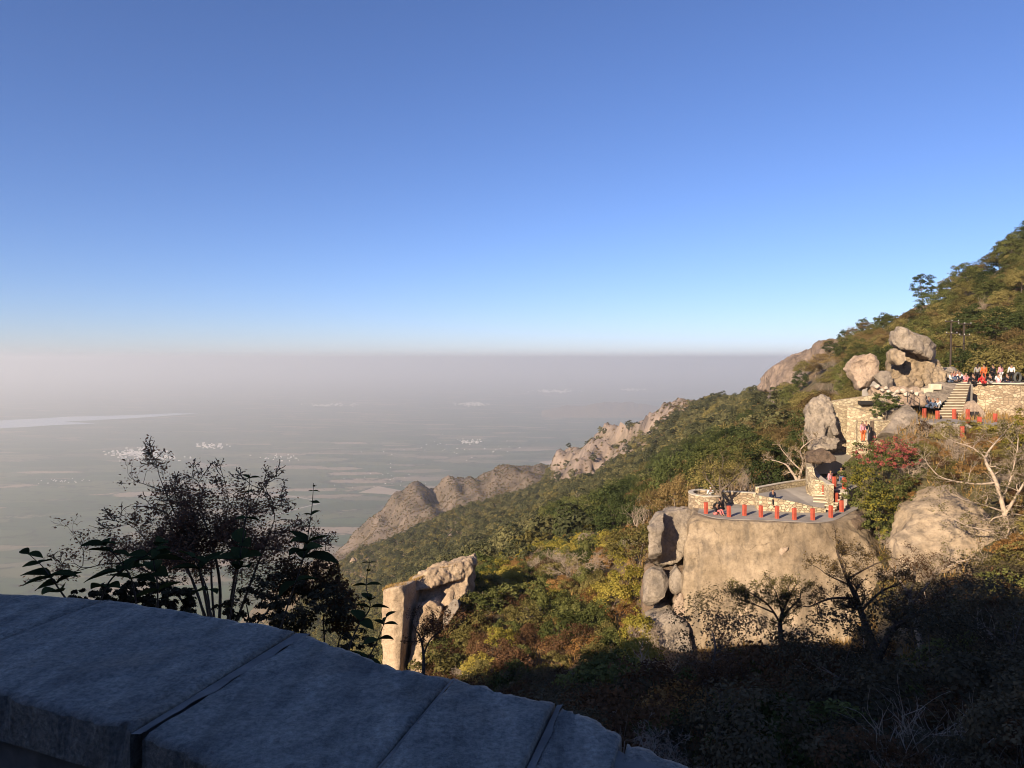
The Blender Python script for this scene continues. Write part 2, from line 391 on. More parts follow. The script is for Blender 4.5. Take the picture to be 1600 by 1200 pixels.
M_LEAF = {
 'green':  leaf_mat('green_foliage', (0.048, 0.056, 0.018), (0.105, 0.112, 0.034), (0.20, 0.195, 0.062)),
 'dark':   leaf_mat('deep_green_foliage', (0.028, 0.038, 0.014), (0.064, 0.080, 0.026), (0.125, 0.14, 0.046)),
 'olive':  leaf_mat('olive_foliage', (0.083, 0.070, 0.023), (0.175, 0.147, 0.049), (0.300, 0.241, 0.083)),
 'brown':  leaf_mat('brown_olive_foliage', (0.082, 0.055, 0.023), (0.186, 0.126, 0.052), (0.292, 0.203, 0.082)),
 'yellow': leaf_mat('yellow_green_foliage', (0.124, 0.109, 0.020), (0.266, 0.224, 0.042), (0.432, 0.332, 0.075)),
 'orange': leaf_mat('rusty_dry_foliage', (0.122, 0.060, 0.022), (0.274, 0.144, 0.049), (0.403, 0.238, 0.086)),
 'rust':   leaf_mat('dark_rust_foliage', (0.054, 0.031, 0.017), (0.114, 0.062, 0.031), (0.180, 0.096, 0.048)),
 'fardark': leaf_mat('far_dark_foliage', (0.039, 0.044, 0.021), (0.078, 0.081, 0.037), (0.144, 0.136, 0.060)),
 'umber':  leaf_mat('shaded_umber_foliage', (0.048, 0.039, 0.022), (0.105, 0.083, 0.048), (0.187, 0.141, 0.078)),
 'drybrown': leaf_mat('dry_brown_small_leaves', (.16, .085, .05), (.26, .14, .085), (.36, .21, .13), .4),
 'far':    leaf_mat('far_wood_foliage', (0.070, 0.070, 0.031), (0.138, 0.130, 0.055), (0.240, 0.210, 0.090)),
 'flower': leaf_mat('crimson_bracts', (0.13, 0.03, 0.03), (0.25, 0.06, 0.055), (0.36, 0.11, 0.085)),
 'broad':  leaf_mat('broad_leaf', (0.026, 0.034, 0.014), (0.046, 0.058, 0.022), (0.075, 0.09, 0.034), 0.15),
 'grass':  leaf_mat('dry_grass_blades', (0.22, 0.13, 0.045), (0.33, 0.21, 0.075), (0.44, 0.29, 0.11), 0.2),
}
M_BARK = simple('grey_bark', (0.15, 0.115, 0.085), 0.95, 0.3, 8)
M_PALE = simple('pale_bleached_bark', (0.40, 0.31, 0.23), 0.95, 0.25, 5)
M_DARKBARK = simple('dark_bark', (0.07, 0.052, 0.04), 0.95, 0.3, 8)
M_TWIG = simple('dry_twig', (0.30, 0.23, 0.165), 0.95, 0.25, 5)

def leaf_quads(C, Nn, size, rs, aspect=0.55):
    """C centres (n,3), Nn normals (n,3), size (n,) -> verts, faces of folded rhombic leaves"""
    n = len(C)
    t = rs.normal(size=(n, 3)); t -= (t * Nn).sum(1, keepdims=True) * Nn
    t /= np.linalg.norm(t, axis=1, keepdims=True) + 1e-9
    b = np.cross(Nn, t)
    s = size[:, None]
    v = np.stack([C - t * s, C - b * s * aspect + Nn * s * 0.15, C + t * s, C + b * s * aspect + Nn * s * 0.15], 1).reshape(-1, 3)
    f = np.arange(n * 4).reshape(n, 4)
    return v, f
def leaf_mesh(name, C, Nn, size, tone, rs, mat, aspect=0.55):
    v, f = leaf_quads(C, Nn, size, rs, aspect)
    me = mesh_from(name, v, f)
    add_attr(me, 'tone', np.repeat(tone, 4))
    me.materials.append(mat); return me
def unit(a): return a / (np.linalg.norm(a, axis=1, keepdims=True) + 1e-9)

def crown_points(rs, kind, h, w, nclump, per):
    """clumps spread over a crown volume; returns centres, normals, tone of the leaves"""
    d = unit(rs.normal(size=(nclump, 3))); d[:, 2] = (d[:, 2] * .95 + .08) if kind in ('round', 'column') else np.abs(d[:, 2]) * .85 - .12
    rad = rs.uniform(0.55, 1.0, nclump) ** 0.6
    lump = 1 + 0.25 * np.sin(d[:, 0] * 3 + rs.uniform(0, 6)) * np.cos(d[:, 1] * 3 + rs.uniform(0, 6))
    cc = d * (rad * lump)[:, None]
    if kind == 'round':   S = np.array([w / 2, w / 2, h * 0.46]); base = h * 0.54
    elif kind == 'umbrella': S = np.array([w / 2, w / 2, h * 0.62]); base = h * 0.46
    elif kind == 'shrub': S = np.array([w / 2, w / 2, h * 0.80]); base = h * 0.22
    elif kind == 'column': S = np.array([w / 2, w / 2, h * 0.42]); base = h * 0.56
    cc = cc * S + np.array([0, 0, base])
    cr = rs.uniform(0.10, 0.19, nclump) * w
    flat = 0.7 if kind == 'umbrella' else 0.85
    o = unit(rs.normal(size=(nclump, per, 3)).reshape(-1, 3)).reshape(nclump, per, 3)
    o[:, :, 2] = np.abs(o[:, :, 2]) * 1.1 - 0.25
    rr = rs.uniform(0.5, 1.0, (nclump, per, 1))
    C = cc[:, None, :] + o * rr * cr[:, None, None] * np.array([1, 1, flat])
    out = unit((C - np.array([0, 0, base * 0.8])).reshape(-1, 3))
    Nn = unit(o.reshape(-1, 3) * 0.6 + out * 0.5 + np.array([0, 0, 0.5]) + rs.normal(size=(nclump * per, 3)) * 0.55)
    tone = np.clip(0.5 + rs.normal(0, 0.16, nclump)[:, None] + rs.normal(0, 0.18, (nclump, per)), 0, 1).ravel()
    return C.reshape(-1, 3), Nn, tone, cc

def tubes(segs, minside=3):
    """segments (p0, p1, r0, r1) -> verts, faces"""
    V, Fc = [], []; base = 0
    for p0, p1, r0, r1 in segs:
        k = 6 if r0 > 0.09 else (4 if r0 > 0.025 else 3)
        d = p1 - p0
        if d.length < 1e-6: continue
        d.normalize(); a = d.orthogonal().normalized(); b = d.cross(a)
        for (p, r) in ((p0, r0), (p1, r1)):
            for i in range(k):
                an = 2 * math.pi * i / k
                q = p + a * (r * math.cos(an)) + b * (r * math.sin(an)); V.append((q.x, q.y, q.z))
        for i in range(k):
            j = (i + 1) % k; Fc.append((base + i, base + j, base + k + j, base + k + i))
        base += 2 * k
    return V, Fc
def grow(rng, p, d, L, r, depth, segs, tips, spread=0.6, up=0.15, wig=0.22, kids=(2, 3), shrink=0.74, nseg=3, rmin=0.004):
    q = p.copy(); dd = d.copy(); rr = r
    for i in range(nseg):
        dd = (dd + Vector((rng.gauss(0, wig), rng.gauss(0, wig), rng.gauss(0, wig) + up))).normalized()
        n = q + dd * (L / nseg); r2 = max(rmin, rr * (0.90 if depth else 0.6))
        segs.append((q.copy(), n.copy(), rr, r2)); q = n; rr = r2
        if depth > 0 and i < nseg - 1 and rng.random() < 0.35:
            e = (dd + Vector((rng.gauss(0, 1), rng.gauss(0, 1), rng.gauss(0, 0.6))) * spread).normalized()
            grow(rng, q, e, L * shrink * 0.8, rr * 0.55, depth - 1, segs, tips, spread, up, wig, kids, shrink, nseg, rmin)
    if depth <= 0:
        tips.append((q.copy(), dd.copy())); return
    for k in range(rng.randint(*kids)):
        e = (dd + Vector((rng.gauss(0, 1), rng.gauss(0, 1), rng.gauss(0, 0.7))) * spread).normalized()
        grow(rng, q, e, L * shrink * rng.uniform(0.75, 1.15), rr * 0.72, depth - 1, segs, tips, spread, up, wig, kids, shrink, nseg, rmin)
def seg_mesh(name, segs, mat):
    V, Fc = tubes(segs); me = bpy.data.meshes.new(name); me.from_pydata(V, [], Fc); me.update()
    me.polygons.foreach_set('use_smooth', np.ones(len(me.polygons), dtype=bool))
    me.materials.append(mat); return me
def limb_segs(rng, h, top, centres, r=0.11):
    """trunk and limbs that reach into the clumps of a crown"""
    segs = []
    p = Vector((0, 0, -0.6)); d = Vector((rng.gauss(0, .12), rng.gauss(0, .12), 1)).normalized(); rr = r
    forks = []
    for i in range(4):
        n = p + d * (top / 3.2); segs.append((p.copy(), n.copy(), rr, rr * .85)); p = n; rr *= .85
        d = (d + Vector((rng.gauss(0, .15), rng.gauss(0, .15), .25))).normalized(); forks.append((p.copy(), rr))
    for c in centres:
        c = Vector(c); f, fr = forks[rng.randint(1, 3)] if c.z > top * .6 else forks[1]
        m = (f + c) / 2 + Vector((rng.gauss(0, .15), rng.gauss(0, .15), -.1)) * h * .12
        segs.append((f, m, fr * .5, fr * .32)); segs.append((m, c, fr * .32, fr * .12))
    return segs

PROTO = {}
def make_proto(key, kind, leafkey, h, w, nclump, per, ls, seed, bark=None, trunk_r=0.11, limbs=10):
    rs = np.random.RandomState(seed); rng = random.Random(seed)
    C, Nn, tone, cc = crown_points(rs, kind, h, w, nclump, per)
    size = rs.uniform(0.65, 1.25, len(C)) * ls
    crown = leaf_mesh('crown_' + key, C, Nn, size, tone, rs, M_LEAF[leafkey])
    top = {'round': h * .5, 'umbrella': h * .6, 'shrub': h * .25, 'column': h * .6}[kind]
    idx = rs.choice(len(cc), min(limbs, len(cc)), replace=False)
    trunk = seg_mesh('trunk_' + key, limb_segs(rng, h, top, cc[idx], trunk_r), bark or M_BARK)
    PROTO[key] = (crown, trunk, h, w, kind)
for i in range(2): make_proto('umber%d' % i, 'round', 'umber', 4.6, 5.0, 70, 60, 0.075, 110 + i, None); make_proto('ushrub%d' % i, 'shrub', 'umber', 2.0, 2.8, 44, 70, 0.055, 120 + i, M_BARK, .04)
make_proto('sky0', 'column', 'dark', 8.6, 5.0, 60, 60, 0.17, 99, None, .14, 14)
for i in range(2):
    make_proto('green%d' % i, 'round', 'green', 5.6, 5.2, 80, 62, 0.13, 10 + i)
    make_proto('dark%d' % i, 'round', 'dark', 5.8, 5.4, 80, 62, 0.14, 20 + i)
    make_proto('olive%d' % i, 'umbrella', 'olive', 4.6, 6.0, 76, 60, 0.12, 30 + i)
    make_proto('brown%d' % i, 'umbrella', 'brown', 4.6, 6.2, 64, 56, 0.11, 40 + i, M_TWIG)
    make_proto('ygreen%d' % i, 'shrub', 'yellow', 2.1, 2.7, 44, 60, 0.075, 50 + i, M_TWIG, 0.04)
    make_proto('gshrub%d' % i, 'shrub', 'green', 2.0, 2.7, 44, 60, 0.08, 60 + i, M_BARK, 0.04)
    make_proto('orange%d' % i, 'shrub', 'orange', 1.5, 2.3, 40, 50, 0.06, 70 + i, M_TWIG, 0.03)
    make_proto('oshrub%d' % i, 'shrub', 'olive', 1.9, 2.7, 44, 56, 0.075, 80 + i, M_TWIG, 0.04)
    make_proto('rust%d' % i, 'shrub', 'rust', 1.8, 2.6, 40, 50, 0.06, 90 + i, M_TWIG, 0.03)

# leafless tangles of grey branches
BARE = {}
def make_bare(key, seed, L, r, depth, mat, spread=0.62, up=0.10, stems=1, kids=(2, 3), lean=0.4, shrink=.74, wig=.22):
    rng = random.Random(seed); segs, tips = [], []
    for s in range(stems):
        d = Vector((rng.gauss(0, lean), rng.gauss(0, lean), 1)).normalized()
        grow(rng, Vector((rng.gauss(0, .1) * (stems > 1), rng.gauss(0, .1) * (stems > 1), -.4)), d, L, r, depth, segs, tips, spread, up, kids=kids, shrink=shrink, wig=wig)
    BARE[key] = (seg_mesh('branches_' + key, segs, mat), tips)
make_bare('tangle0', 1, 0.8, 0.035, 5, M_PALE, 0.8, 0.02, 4, lean=.9)
make_bare('tangle1', 2, 0.8, 0.035, 5, M_PALE, 0.8, 0.0, 5, lean=1.1)
make_bare('bare0', 3, 1.5, 0.09, 5, M_PALE, 0.6, 0.10, 2)
make_bare('bare1', 5, 1.3, 0.08, 5, M_TWIG, 0.65, 0.12, 3)

def place_tree(name, key, x, y, z, s, rz, label, cat, group, sx=1.0):
    crown, trunk, h, w, kind = PROTO[key]
    e = empty(name, (x, y, z), rz); e.scale = (s * sx, s * sx, s)
    tag(e, label, cat, group)
    link('trunk' if kind in ('round', 'umbrella', 'column') else 'stems', trunk, None, e)
    link('crown' if kind in ('round', 'umbrella', 'column') else 'foliage', crown, None, e)
    return e
def place_bare(name, key, x, y, z, s, rz, label, cat, group=None):
    me, tips = BARE[key]
    o = link(name, me, None, None, (x, y, z)); o.rotation_euler = (0, 0, rz); o.scale = (s, s, s)
    return tag(o, label, cat, group)
# ---------------------------------------------------------------- woods on the slopes
TS = TZ / TY
TVIS = np.maximum.accumulate(TS, axis=1)           # steepest line of sight up to each distance
def visible(px, Y, h):
    i = int(round((px - TP[0]) / 5)); j = int((math.log(Y) - TL[0]) / 0.0165)
    i = min(max(i, 0), len(TP) - 1); j = min(max(j, 1), len(TL) - 1)
    return (TZ[i, j] + h) / Y > TVIS[i, j - 1] - 0.0005
EXCL = []                                          # (px0, px1, Y0, Y1): terraces, boulders, walls
EXCL += [(1065, 1345, 44, 69), (1000, 1100, 45, 60), (1255, 1420, 52, 74), (1395, 1640, 46, 75), (1325, 1485, 66, 80),
         (588, 690, 56, 72), (690, 745, 60, 72), (1388, 1482, 158, 215), (1195, 1290, 215, 290)]
def excluded(px, Y): return any(a <= px <= b and c <= Y <= d for a, b, c, d in EXCL)
PLACED = []
CELL = {}
def free(x, y, r):
    cx, cyy = int(x // 6), int(y // 6)
    for i in (-1, 0, 1):
        for j in (-1, 0, 1):
            for (a, b, rr) in CELL.get((cx + i, cyy + j), ()):
                if (a - x) ** 2 + (b - y) ** 2 < ((r + rr) * 0.5) ** 2: return False
    return True
def occupy(x, y, r): CELL.setdefault((int(x // 6), int(y // 6)), []).append((x, y, r))
MARKS = {
 'gully': [(680,58,'below the cream cliff'),(880,98,'by the narrow pale rock in the gully'),(955,120,'by the upright rock finger'),(905,128,'by the squat boulder of the slope'),(1000,53,'below the split boulder'),(816,50,'by the round rusty-gully rock'),(905,80,'by the broad leafless thicket'),(786,112,'at the edge of the wood'),(840,66,'in the middle of the gully'),(960,66,'on the sunny right bank of the gully'),(760,75,'above the cream cliff')],
 'right_hill': [(1350,86,'above the egg-shaped rock'),(1430,86,'behind the tallest balanced rock'),(1495,95,'behind the power poles'),(1580,86,'behind the round bastion'),(1440,150,'below the lone skyline tree'),(1600,140,'high on the hill above the bastion'),(1320,190,'beside the granite dome'),(1520,140,'below the brow of the hill'),(1380,120,'on the hillside above the hollow boulder'),(1560,112,'on the hillside above the bastion')],
 'behind_terrace': [(1095,74,'behind the curved bastion wall'),(1220,78,'behind the raised platform'),(1246,68,'by the white-limbed tree'),(1285,85,'beside the furrowed rock'),(1230,190,'below the granite dome'),(1047,110,'by the round boulder among the trees'),(1160,110,'on the slope above the lower terrace'),(1150,160,'high on the slope above the lower terrace')],
 'wood': [(950,230,'below the rocky cliff'),(955,130,'near the upright rock finger'),(905,140,'near the squat boulder of the slope'),(1040,130,'near the round boulder among the trees'),(1010,240,'on the crest of the wood'),(880,180,'in the middle of the wood'),(1080,200,'in the upper wood')],
 'shade': [(1200,44,'in the shade below the huge boulder'),(1126,18,'in the shade by the slim grey-stemmed tree'),(1372,31,'in the shade by the forked tree'),(1222,33,'in the shade by the slender tree'),(1470,15,'in the shade by the grey fan of branches'),(1500,40,'in the shade below the sunlit boulder'),(1040,45,'in the shade below the foot boulder'),(1000,17,'in the shade above the parapet end'),(900,44,'at the shade line of the gully'),(1580,32,'in the shade below the pale bare tree'),(1300,22,'in the middle of the shaded hollow'),(940,28,'in the shaded bottom of the gully'),(1590,18,'in the shade beyond the fan of branches')],
 'bank': [(1480,60,'under the upper terrace'),(1430,55,'by the dark creeper'),(1560,46,'by the pale bare tree'),(1575,58,'below the round bastion'),(1490,48,'beside the sunlit boulder'),(1530,54,'on the bank below the stair boulder'),(1630,50,'on the bank beyond the pale bare tree')]}
SIZES = {'gully': (.7, 1.35), 'right_hill': (.55, 1.2), 'behind_terrace': (.75, 1.15), 'wood': (.7, 1.15), 'shade': (.6, 1.15), 'bank': (.4, .8)}
def own_label(zone, label, px, Y, s):
    base = label
    for cut in (' in the ', ' on the ', ' of the ', ' of twigs'):
        base = base.split(cut)[0]
    x = (px - 800) / F * Y
    place = min(MARKS[zone], key=lambda m: ((m[0] - 800) / F * m[1] - x) ** 2 + (m[1] - Y) ** 2)[2]
    a, b = SIZES[zone]; t = (s - a) / (b - a)
    return '%s %s %s' % ('small' if t < .33 else 'large' if t > .67 else 'mid-sized', base, place)
def scatter(rng, n, pxr, Yr, chooser, rowr=(0, 1300), tries=40):
    k = 0
    for _ in range(n * tries):
        if k >= n: break
        px = rng.uniform(*pxr); Y = math.exp(rng.uniform(math.log(Yr[0]), math.log(Yr[1])))
        if excluded(px, Y): continue
        z = ground(px, Y); row = row_of(z, Y)
        if not rowr[0] < row < rowr[1]: continue
        c = chooser(rng, px, row, Y)
        if c is None: continue
        name, key, s, spacing, label, cat, group = c
        x = (px - 800) / F * Y
        if not free(x, Y, spacing): continue
        h = PROTO[key][2] * s if key in PROTO else 1.5 * s
        if not visible(px, Y, h): continue
        occupy(x, Y, spacing); label = own_label(chooser.__name__, label, px, Y, s)
        if key in PROTO: place_tree(name, key, x, Y, z - 0.05, s, rng.uniform(0, 6.28), label, cat, group, rng.uniform(.85, 1.15))
        else: place_bare(name, key, x, Y, z, s, rng.uniform(0, 6.28), label, cat, group)
        k += 1
    return k
def pick(rng, opts):
    t = rng.random() * sum(o[0] for o in opts)
    for o in opts:
        t -= o[0]
        if t <= 0: return o[1]
    return opts[-1][1]

def right_hill(rng, px, row, Y):
    k = pick(rng, [(4, 'olive'), (3, 'green'), (2.0, 'brown'), (1.0, 'dark'), (1.2, 'ygreen'), (1.5, 'oshrub'), (.5, 'bare')])
    if k == 'bare': return ('bare_tree', 'bare' + rng.choice('01'), rng.uniform(.6, 1.0), 2.4, 'leafless pale tree on the sunlit hill', 'tree', 'leafless trees on the hill')
    lab = {'olive': 'olive flat-topped tree on the sunlit hill above the balanced rocks', 'green': 'green round tree on the sunlit hill above the balanced rocks',
           'brown': 'brownish thin tree on the sunlit hill above the balanced rocks', 'dark': 'deep green round tree on the sunlit hill above the balanced rocks',
           'ygreen': 'yellow-green shrub on the sunlit hill above the balanced rocks', 'oshrub': 'olive low shrub on the sunlit hill above the balanced rocks'}[k]
    sh = k in ('ygreen', 'oshrub')
    s = rng.uniform(.55, .95) if not sh else rng.uniform(.8, 1.4)
    return ('hill_shrub' if sh else 'hill_tree', k + rng.choice('01'), s, (2.7 if not sh else 2.0) * s * 1.1, lab, 'shrub' if sh else 'tree', 'trees and shrubs of the hill above the rocks')
def behind_terrace(rng, px, row, Y):
    k = pick(rng, [(4, 'brown'), (4, 'olive'), (1.6, 'green'), (0.8, 'dark')])
    if px < 1090 and Y > 85: k = pick(rng, [(3, 'green'), (2.5, 'dark'), (2, 'olive'), (.8, 'brown')])
    lab = {'brown': 'brown-leaved spreading tree on the slope behind the lower terrace', 'olive': 'olive spreading tree on the slope behind the lower terrace',
           'green': 'green round tree on the slope behind the lower terrace', 'dark': 'deep green round tree on the slope behind the lower terrace'}[k]
    if rng.random() < .12: return ('bare_tree', 'bare' + rng.choice('01'), rng.uniform(.8, 1.15), 2.6, 'leafless pale tree on the slope', 'tree', 'leafless trees behind the terrace')
    s = rng.uniform(.75, 1.15)
    return ('slope_tree', k + rng.choice('01'), s, 4.0 * s, lab, 'tree', 'trees on the slope behind the lower terrace')
def wood(rng, px, row, Y):
    k = pick(rng, [(4, 'dark'), (4, 'green'), (1.5, 'olive'), (.5, 'brown')])
    lab = {'dark': 'deep green tree of the wood below the rocky cliff', 'green': 'mid green tree of the wood below the rocky cliff',
           'olive': 'olive tree of the wood below the rocky cliff', 'brown': 'brown-leaved tree of the wood below the rocky cliff'}[k]
    if rng.random() < .08: return ('bare_tree', 'bare' + rng.choice('01'), rng.uniform(.7, 1.15), 2.6, 'leafless pale tree of the wood', 'tree', 'leafless trees of the wood')
    s = rng.uniform(.7, 1.15)
    return ('wood_tree', k + rng.choice('01'), s, 4.0 * s, lab, 'tree', 'nearest trees of the wood below the cliff')
def gully(rng, px, row, Y):
    if px > 930 and row > 900: w = [(5, 'ygreen'), (2, 'oshrub'), (1.5, 'gshrub'), (1.2, 'orange'), (.3, 'tangle')]
    elif px < 790 and row > 960: w = [(3, 'rust'), (2, 'oshrub'), (1.5, 'gshrub'), (1, 'ygreen'), (.3, 'tangle')]
    elif row > 990: w = [(3, 'rust'), (2, 'orange'), (2, 'oshrub'), (2, 'gshrub'), (1, 'ygreen')]
    elif row < 880: w = [(3, 'ygreen'), (2.5, 'orange'), (2, 'gshrub'), (1.5, 'tangle'), (1, 'oshrub')]
    else: w = [(2.5, 'oshrub'), (3, 'gshrub'), (2, 'ygreen'), (2, 'orange'), (.8, 'rust'), (.9, 'tangle')]
    k = pick(rng, w)
    lab = {'ygreen': 'yellow-green bushy shrub in the sunlit gully', 'oshrub': 'olive bushy shrub in the sunlit gully', 'gshrub': 'green bushy shrub in the sunlit gully',
           'orange': 'dry orange-brown shrub in the sunlit gully', 'rust': 'dark rust-coloured shrub in the gully', 'tangle': 'leafless tangle of pale branches in the sunlit gully'}[k]
    if k == 'tangle': return ('bare_bush', 'tangle' + rng.choice('01'), rng.uniform(.7, 1.15), 1.7, lab, 'bush', 'leafless bushes in the gully')
    s = rng.uniform(.7, 1.35)
    return ('gully_shrub', k + rng.choice('01'), s, 1.75 * s, lab, 'shrub', 'shrubs in the sunlit gully')
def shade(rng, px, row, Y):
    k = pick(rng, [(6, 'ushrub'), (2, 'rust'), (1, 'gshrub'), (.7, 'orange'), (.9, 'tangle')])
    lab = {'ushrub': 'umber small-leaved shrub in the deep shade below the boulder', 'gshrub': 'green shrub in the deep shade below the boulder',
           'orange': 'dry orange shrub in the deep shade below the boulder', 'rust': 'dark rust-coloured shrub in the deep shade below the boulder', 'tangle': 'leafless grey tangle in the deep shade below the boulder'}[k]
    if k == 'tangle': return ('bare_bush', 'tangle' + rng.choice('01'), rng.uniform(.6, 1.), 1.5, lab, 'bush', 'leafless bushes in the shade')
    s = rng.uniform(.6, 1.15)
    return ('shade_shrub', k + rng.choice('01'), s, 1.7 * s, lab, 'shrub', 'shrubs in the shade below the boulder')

rng = random.Random(21)
scatter(rng, 45, (1000, 1330), (66, 130), behind_terrace)
scatter(rng, 30, (1110, 1330), (110, 240), behind_terrace)
scatter(rng, 230, (1310, 1660), (76, 215), right_hill)
scatter(rng, 110, (860, 1130), (92, 260), wood, (700, 850))
scatter(rng, 210, (690, 1015), (44, 120), gully)
scatter(rng, 45, (430, 720), (16, 58), gully)
def bank(rng, px, row, Y):
    k = pick(rng, [(3, 'orange'), (3, 'oshrub'), (1, 'ygreen'), (1.5, 'rust'), (2, 'tangle')])
    lab = {'orange': 'dry orange shrub on the bank below the upper terrace', 'oshrub': 'olive shrub on the bank below the upper terrace', 'ygreen': 'yellow-green shrub on the bank below the upper terrace',
           'rust': 'rust-coloured shrub on the bank below the upper terrace', 'tangle': 'leafless tangle of twigs on the bank below the upper terrace'}[k]
    if k == 'tangle': return ('bare_bush', 'tangle' + rng.choice('01'), rng.uniform(.6, 1.), 1.2, lab, 'bush', 'leafless bushes on the bank')
    s = rng.uniform(.4, .8)
    return ('bank_shrub', k + rng.choice('01'), s, 1.5 * s, lab, 'shrub', 'shrubs on the bank below the upper terrace')
EXCL_KEEP = EXCL; EXCL = [e for e in EXCL if e[0] not in (1395,)]
EXCL = EXCL + [(1404, 1580, 40, 52.5)]
scatter(rng, 90, (1400, 1650), (43, 60), bank, (672, 960))
EXCL = EXCL_KEEP
scatter(rng, 130, (820, 1660), (13, 45), shade)

# the wood farther off, too dense to count, and the scrub of the spur and the crest
def far_points(rng, n, pxr, Yr, smin, smax, accept, gap=0):
    pts = []; seen = {}
    while n > 0:
        n -= 1
        px = rng.uniform(*pxr); Y = math.exp(rng.uniform(math.log(Yr[0]), math.log(Yr[1])))
        if excluded(px, Y): continue
        z = ground(px, Y)
        if z < PLAIN_Z + 2: continue
        row = row_of(z, Y)
        if not accept(rng, px, row, Y): continue
        x = (px - 800) / F * Y
        s = rng.uniform(smin, smax)
        if Y < 270 and not free(x, Y, 3.0): continue
        if not visible(px, Y, 5 * s): continue
        if gap > 0:
            c = (int(x // 5), int(Y // 5)); bad = False
            for i in (-1, 0, 1):
                for j in (-1, 0, 1):
                    for (a, b, r) in seen.get((c[0] + i, c[1] + j), ()):
                        if (a - x) ** 2 + (b - Y) ** 2 < (gap * (s + r) * .5) ** 2: bad = True
            if bad: continue
            seen.setdefault(c, []).append((x, Y, s))
        pts.append((x, Y, z - 0.2, s, rng.uniform(0, 6.28)))
    return pts
def instancer(name, crown_obj_mesh, pts, label, cat):
    a = np.array(pts)
    me = bpy.data.meshes.new(name); me.vertices.add(len(a)); me.vertices.foreach_set('co', a[:, :3].astype(np.float32).ravel()); me.update()
    for nm, c in (('tree_scale', 3), ('tree_turn', 4)):
        at = me.attributes.new(nm, 'FLOAT', 'POINT'); at.data.foreach_set('value', a[:, c].astype(np.float32))
    o = link(name, me)
    src = bpy.data.objects.new('crown_source', crown_obj_mesh)
    ng = bpy.data.node_groups.new(name, 'GeometryNodeTree')
    ng.interface.new_socket('Geometry', in_out='INPUT', socket_type='NodeSocketGeometry'); ng.interface.new_socket('Geometry', in_out='OUTPUT', socket_type='NodeSocketGeometry')
    gi = ng.nodes.new('NodeGroupInput'); go = ng.nodes.new('NodeGroupOutput')
    m2p = ng.nodes.new('GeometryNodeMeshToPoints'); iop = ng.nodes.new('GeometryNodeInstanceOnPoints')
    oi = ng.nodes.new('GeometryNodeObjectInfo'); oi.inputs['Object'].default_value = src; oi.inputs['As Instance'].default_value = True
    na = ng.nodes.new('GeometryNodeInputNamedAttribute'); na.data_type = 'FLOAT'; na.inputs['Name'].default_value = 'tree_scale'
    nr = ng.nodes.new('GeometryNodeInputNamedAttribute'); nr.data_type = 'FLOAT'; nr.inputs['Name'].default_value = 'tree_turn'
    cx = ng.nodes.new('ShaderNodeCombineXYZ')
    L = ng.links.new
    L(gi.outputs[0], m2p.inputs['Mesh']); L(m2p.outputs[0], iop.inputs['Points']); L(oi.outputs['Geometry'], iop.inputs['Instance'])
    L(na.outputs['Attribute'], iop.inputs['Scale']); L(nr.outputs['Attribute'], cx.inputs[2]); L(cx.outputs[0], iop.inputs['Rotation'])
    L(iop.outputs[0], go.inputs[0])
    md = o.modifiers.new('wood', 'NODES'); md.node_group = ng
    tag(o, label, cat, kind='stuff'); return o
def dry_grass(n, seed):
    rs = np.random.RandomState(seed); m = n * 2
    pxs = rs.uniform(680, 1660, m); Ys = np.exp(rs.uniform(math.log(30), math.log(125), m))
    ok = np.nonzero(fbm(pxs / 40., Ys / 6., 2, 77) > -.1)[0][:n]; n = len(ok)
    P0 = [((pxs[i] - 800) / F * Ys[i], Ys[i], ground(pxs[i], Ys[i]), .5 + Ys[i] / 90) for i in ok]
    a = np.array(P0); p = a[:, :3]; k = a[:, 3:4]
    t = p + rs.normal(size=p.shape) * .16 * k + np.array([0, 0, .42]) * rs.uniform(.5, 1.3, (n, 1)) * k
    w = rs.normal(size=p.shape) * .03 * k; w[:, 2] = 0
    V = np.stack([p - w - [0, 0, .1], p + w - [0, 0, .1], t], 1).reshape(-1, 3)
    me = mesh_from('dry_grass', V, np.arange(len(V)).reshape(-1, 3)); add_attr(me, 'tone', np.repeat(rs.rand(n), 3)); me.materials.append(M_LEAF['grass'])
    tag(link('dry_grass', me), 'straw-coloured dry grass between the shrubs of the slope', 'grass', kind='stuff')
dry_grass(45000, 8)
def far_crown(seed, leafkey, h, w, ncl, per, ls, kind='round'):
    rs = np.random.RandomState(seed); C, Nn, tone, cc = crown_points(rs, kind, h, w, ncl, per)
    C[:, 2] -= h * .12
    return leaf_mesh('far_crown_%d' % seed, C, Nn, rs.uniform(.7, 1.3, len(C)) * ls, tone, rs, M_LEAF[leafkey])
rng = random.Random(5)
def wood_ok(rng, px, row, Y):
    i = int((px - TP[0]) / 5); j = int((math.log(Y) - TL[0]) / 0.0165)
    rk = TROCK[i, j] + TSPUR[i, j]
    return rng.random() > rk * 1.5
wp = far_points(rng, 15000, (-250, 430), (60, 1300), .6, 1.5, wood_ok, 5.0) + far_points(rng, 42000, (400, 1230), (95, 760), .55, 1.35, wood_ok, 4.0)
rng.shuffle(wp)
h3 = len(wp) // 3
instancer('distant_wood', far_crown(1, 'fardark', 5, 5.2, 34, 26, .30), wp[:h3], 'deep green wood covering the slope below the rocky cliff', 'wood')
instancer('distant_wood', far_crown(2, 'far', 5, 5.0, 34, 26, .28), wp[h3:2 * h3], 'mid green wood covering the slope below the rocky cliff', 'wood')
instancer('distant_wood', far_crown(3, 'olive', 4, 5.0, 34, 24, .26, 'umbrella'), wp[2 * h3:], 'olive wood covering the slope below the rocky cliff', 'wood')
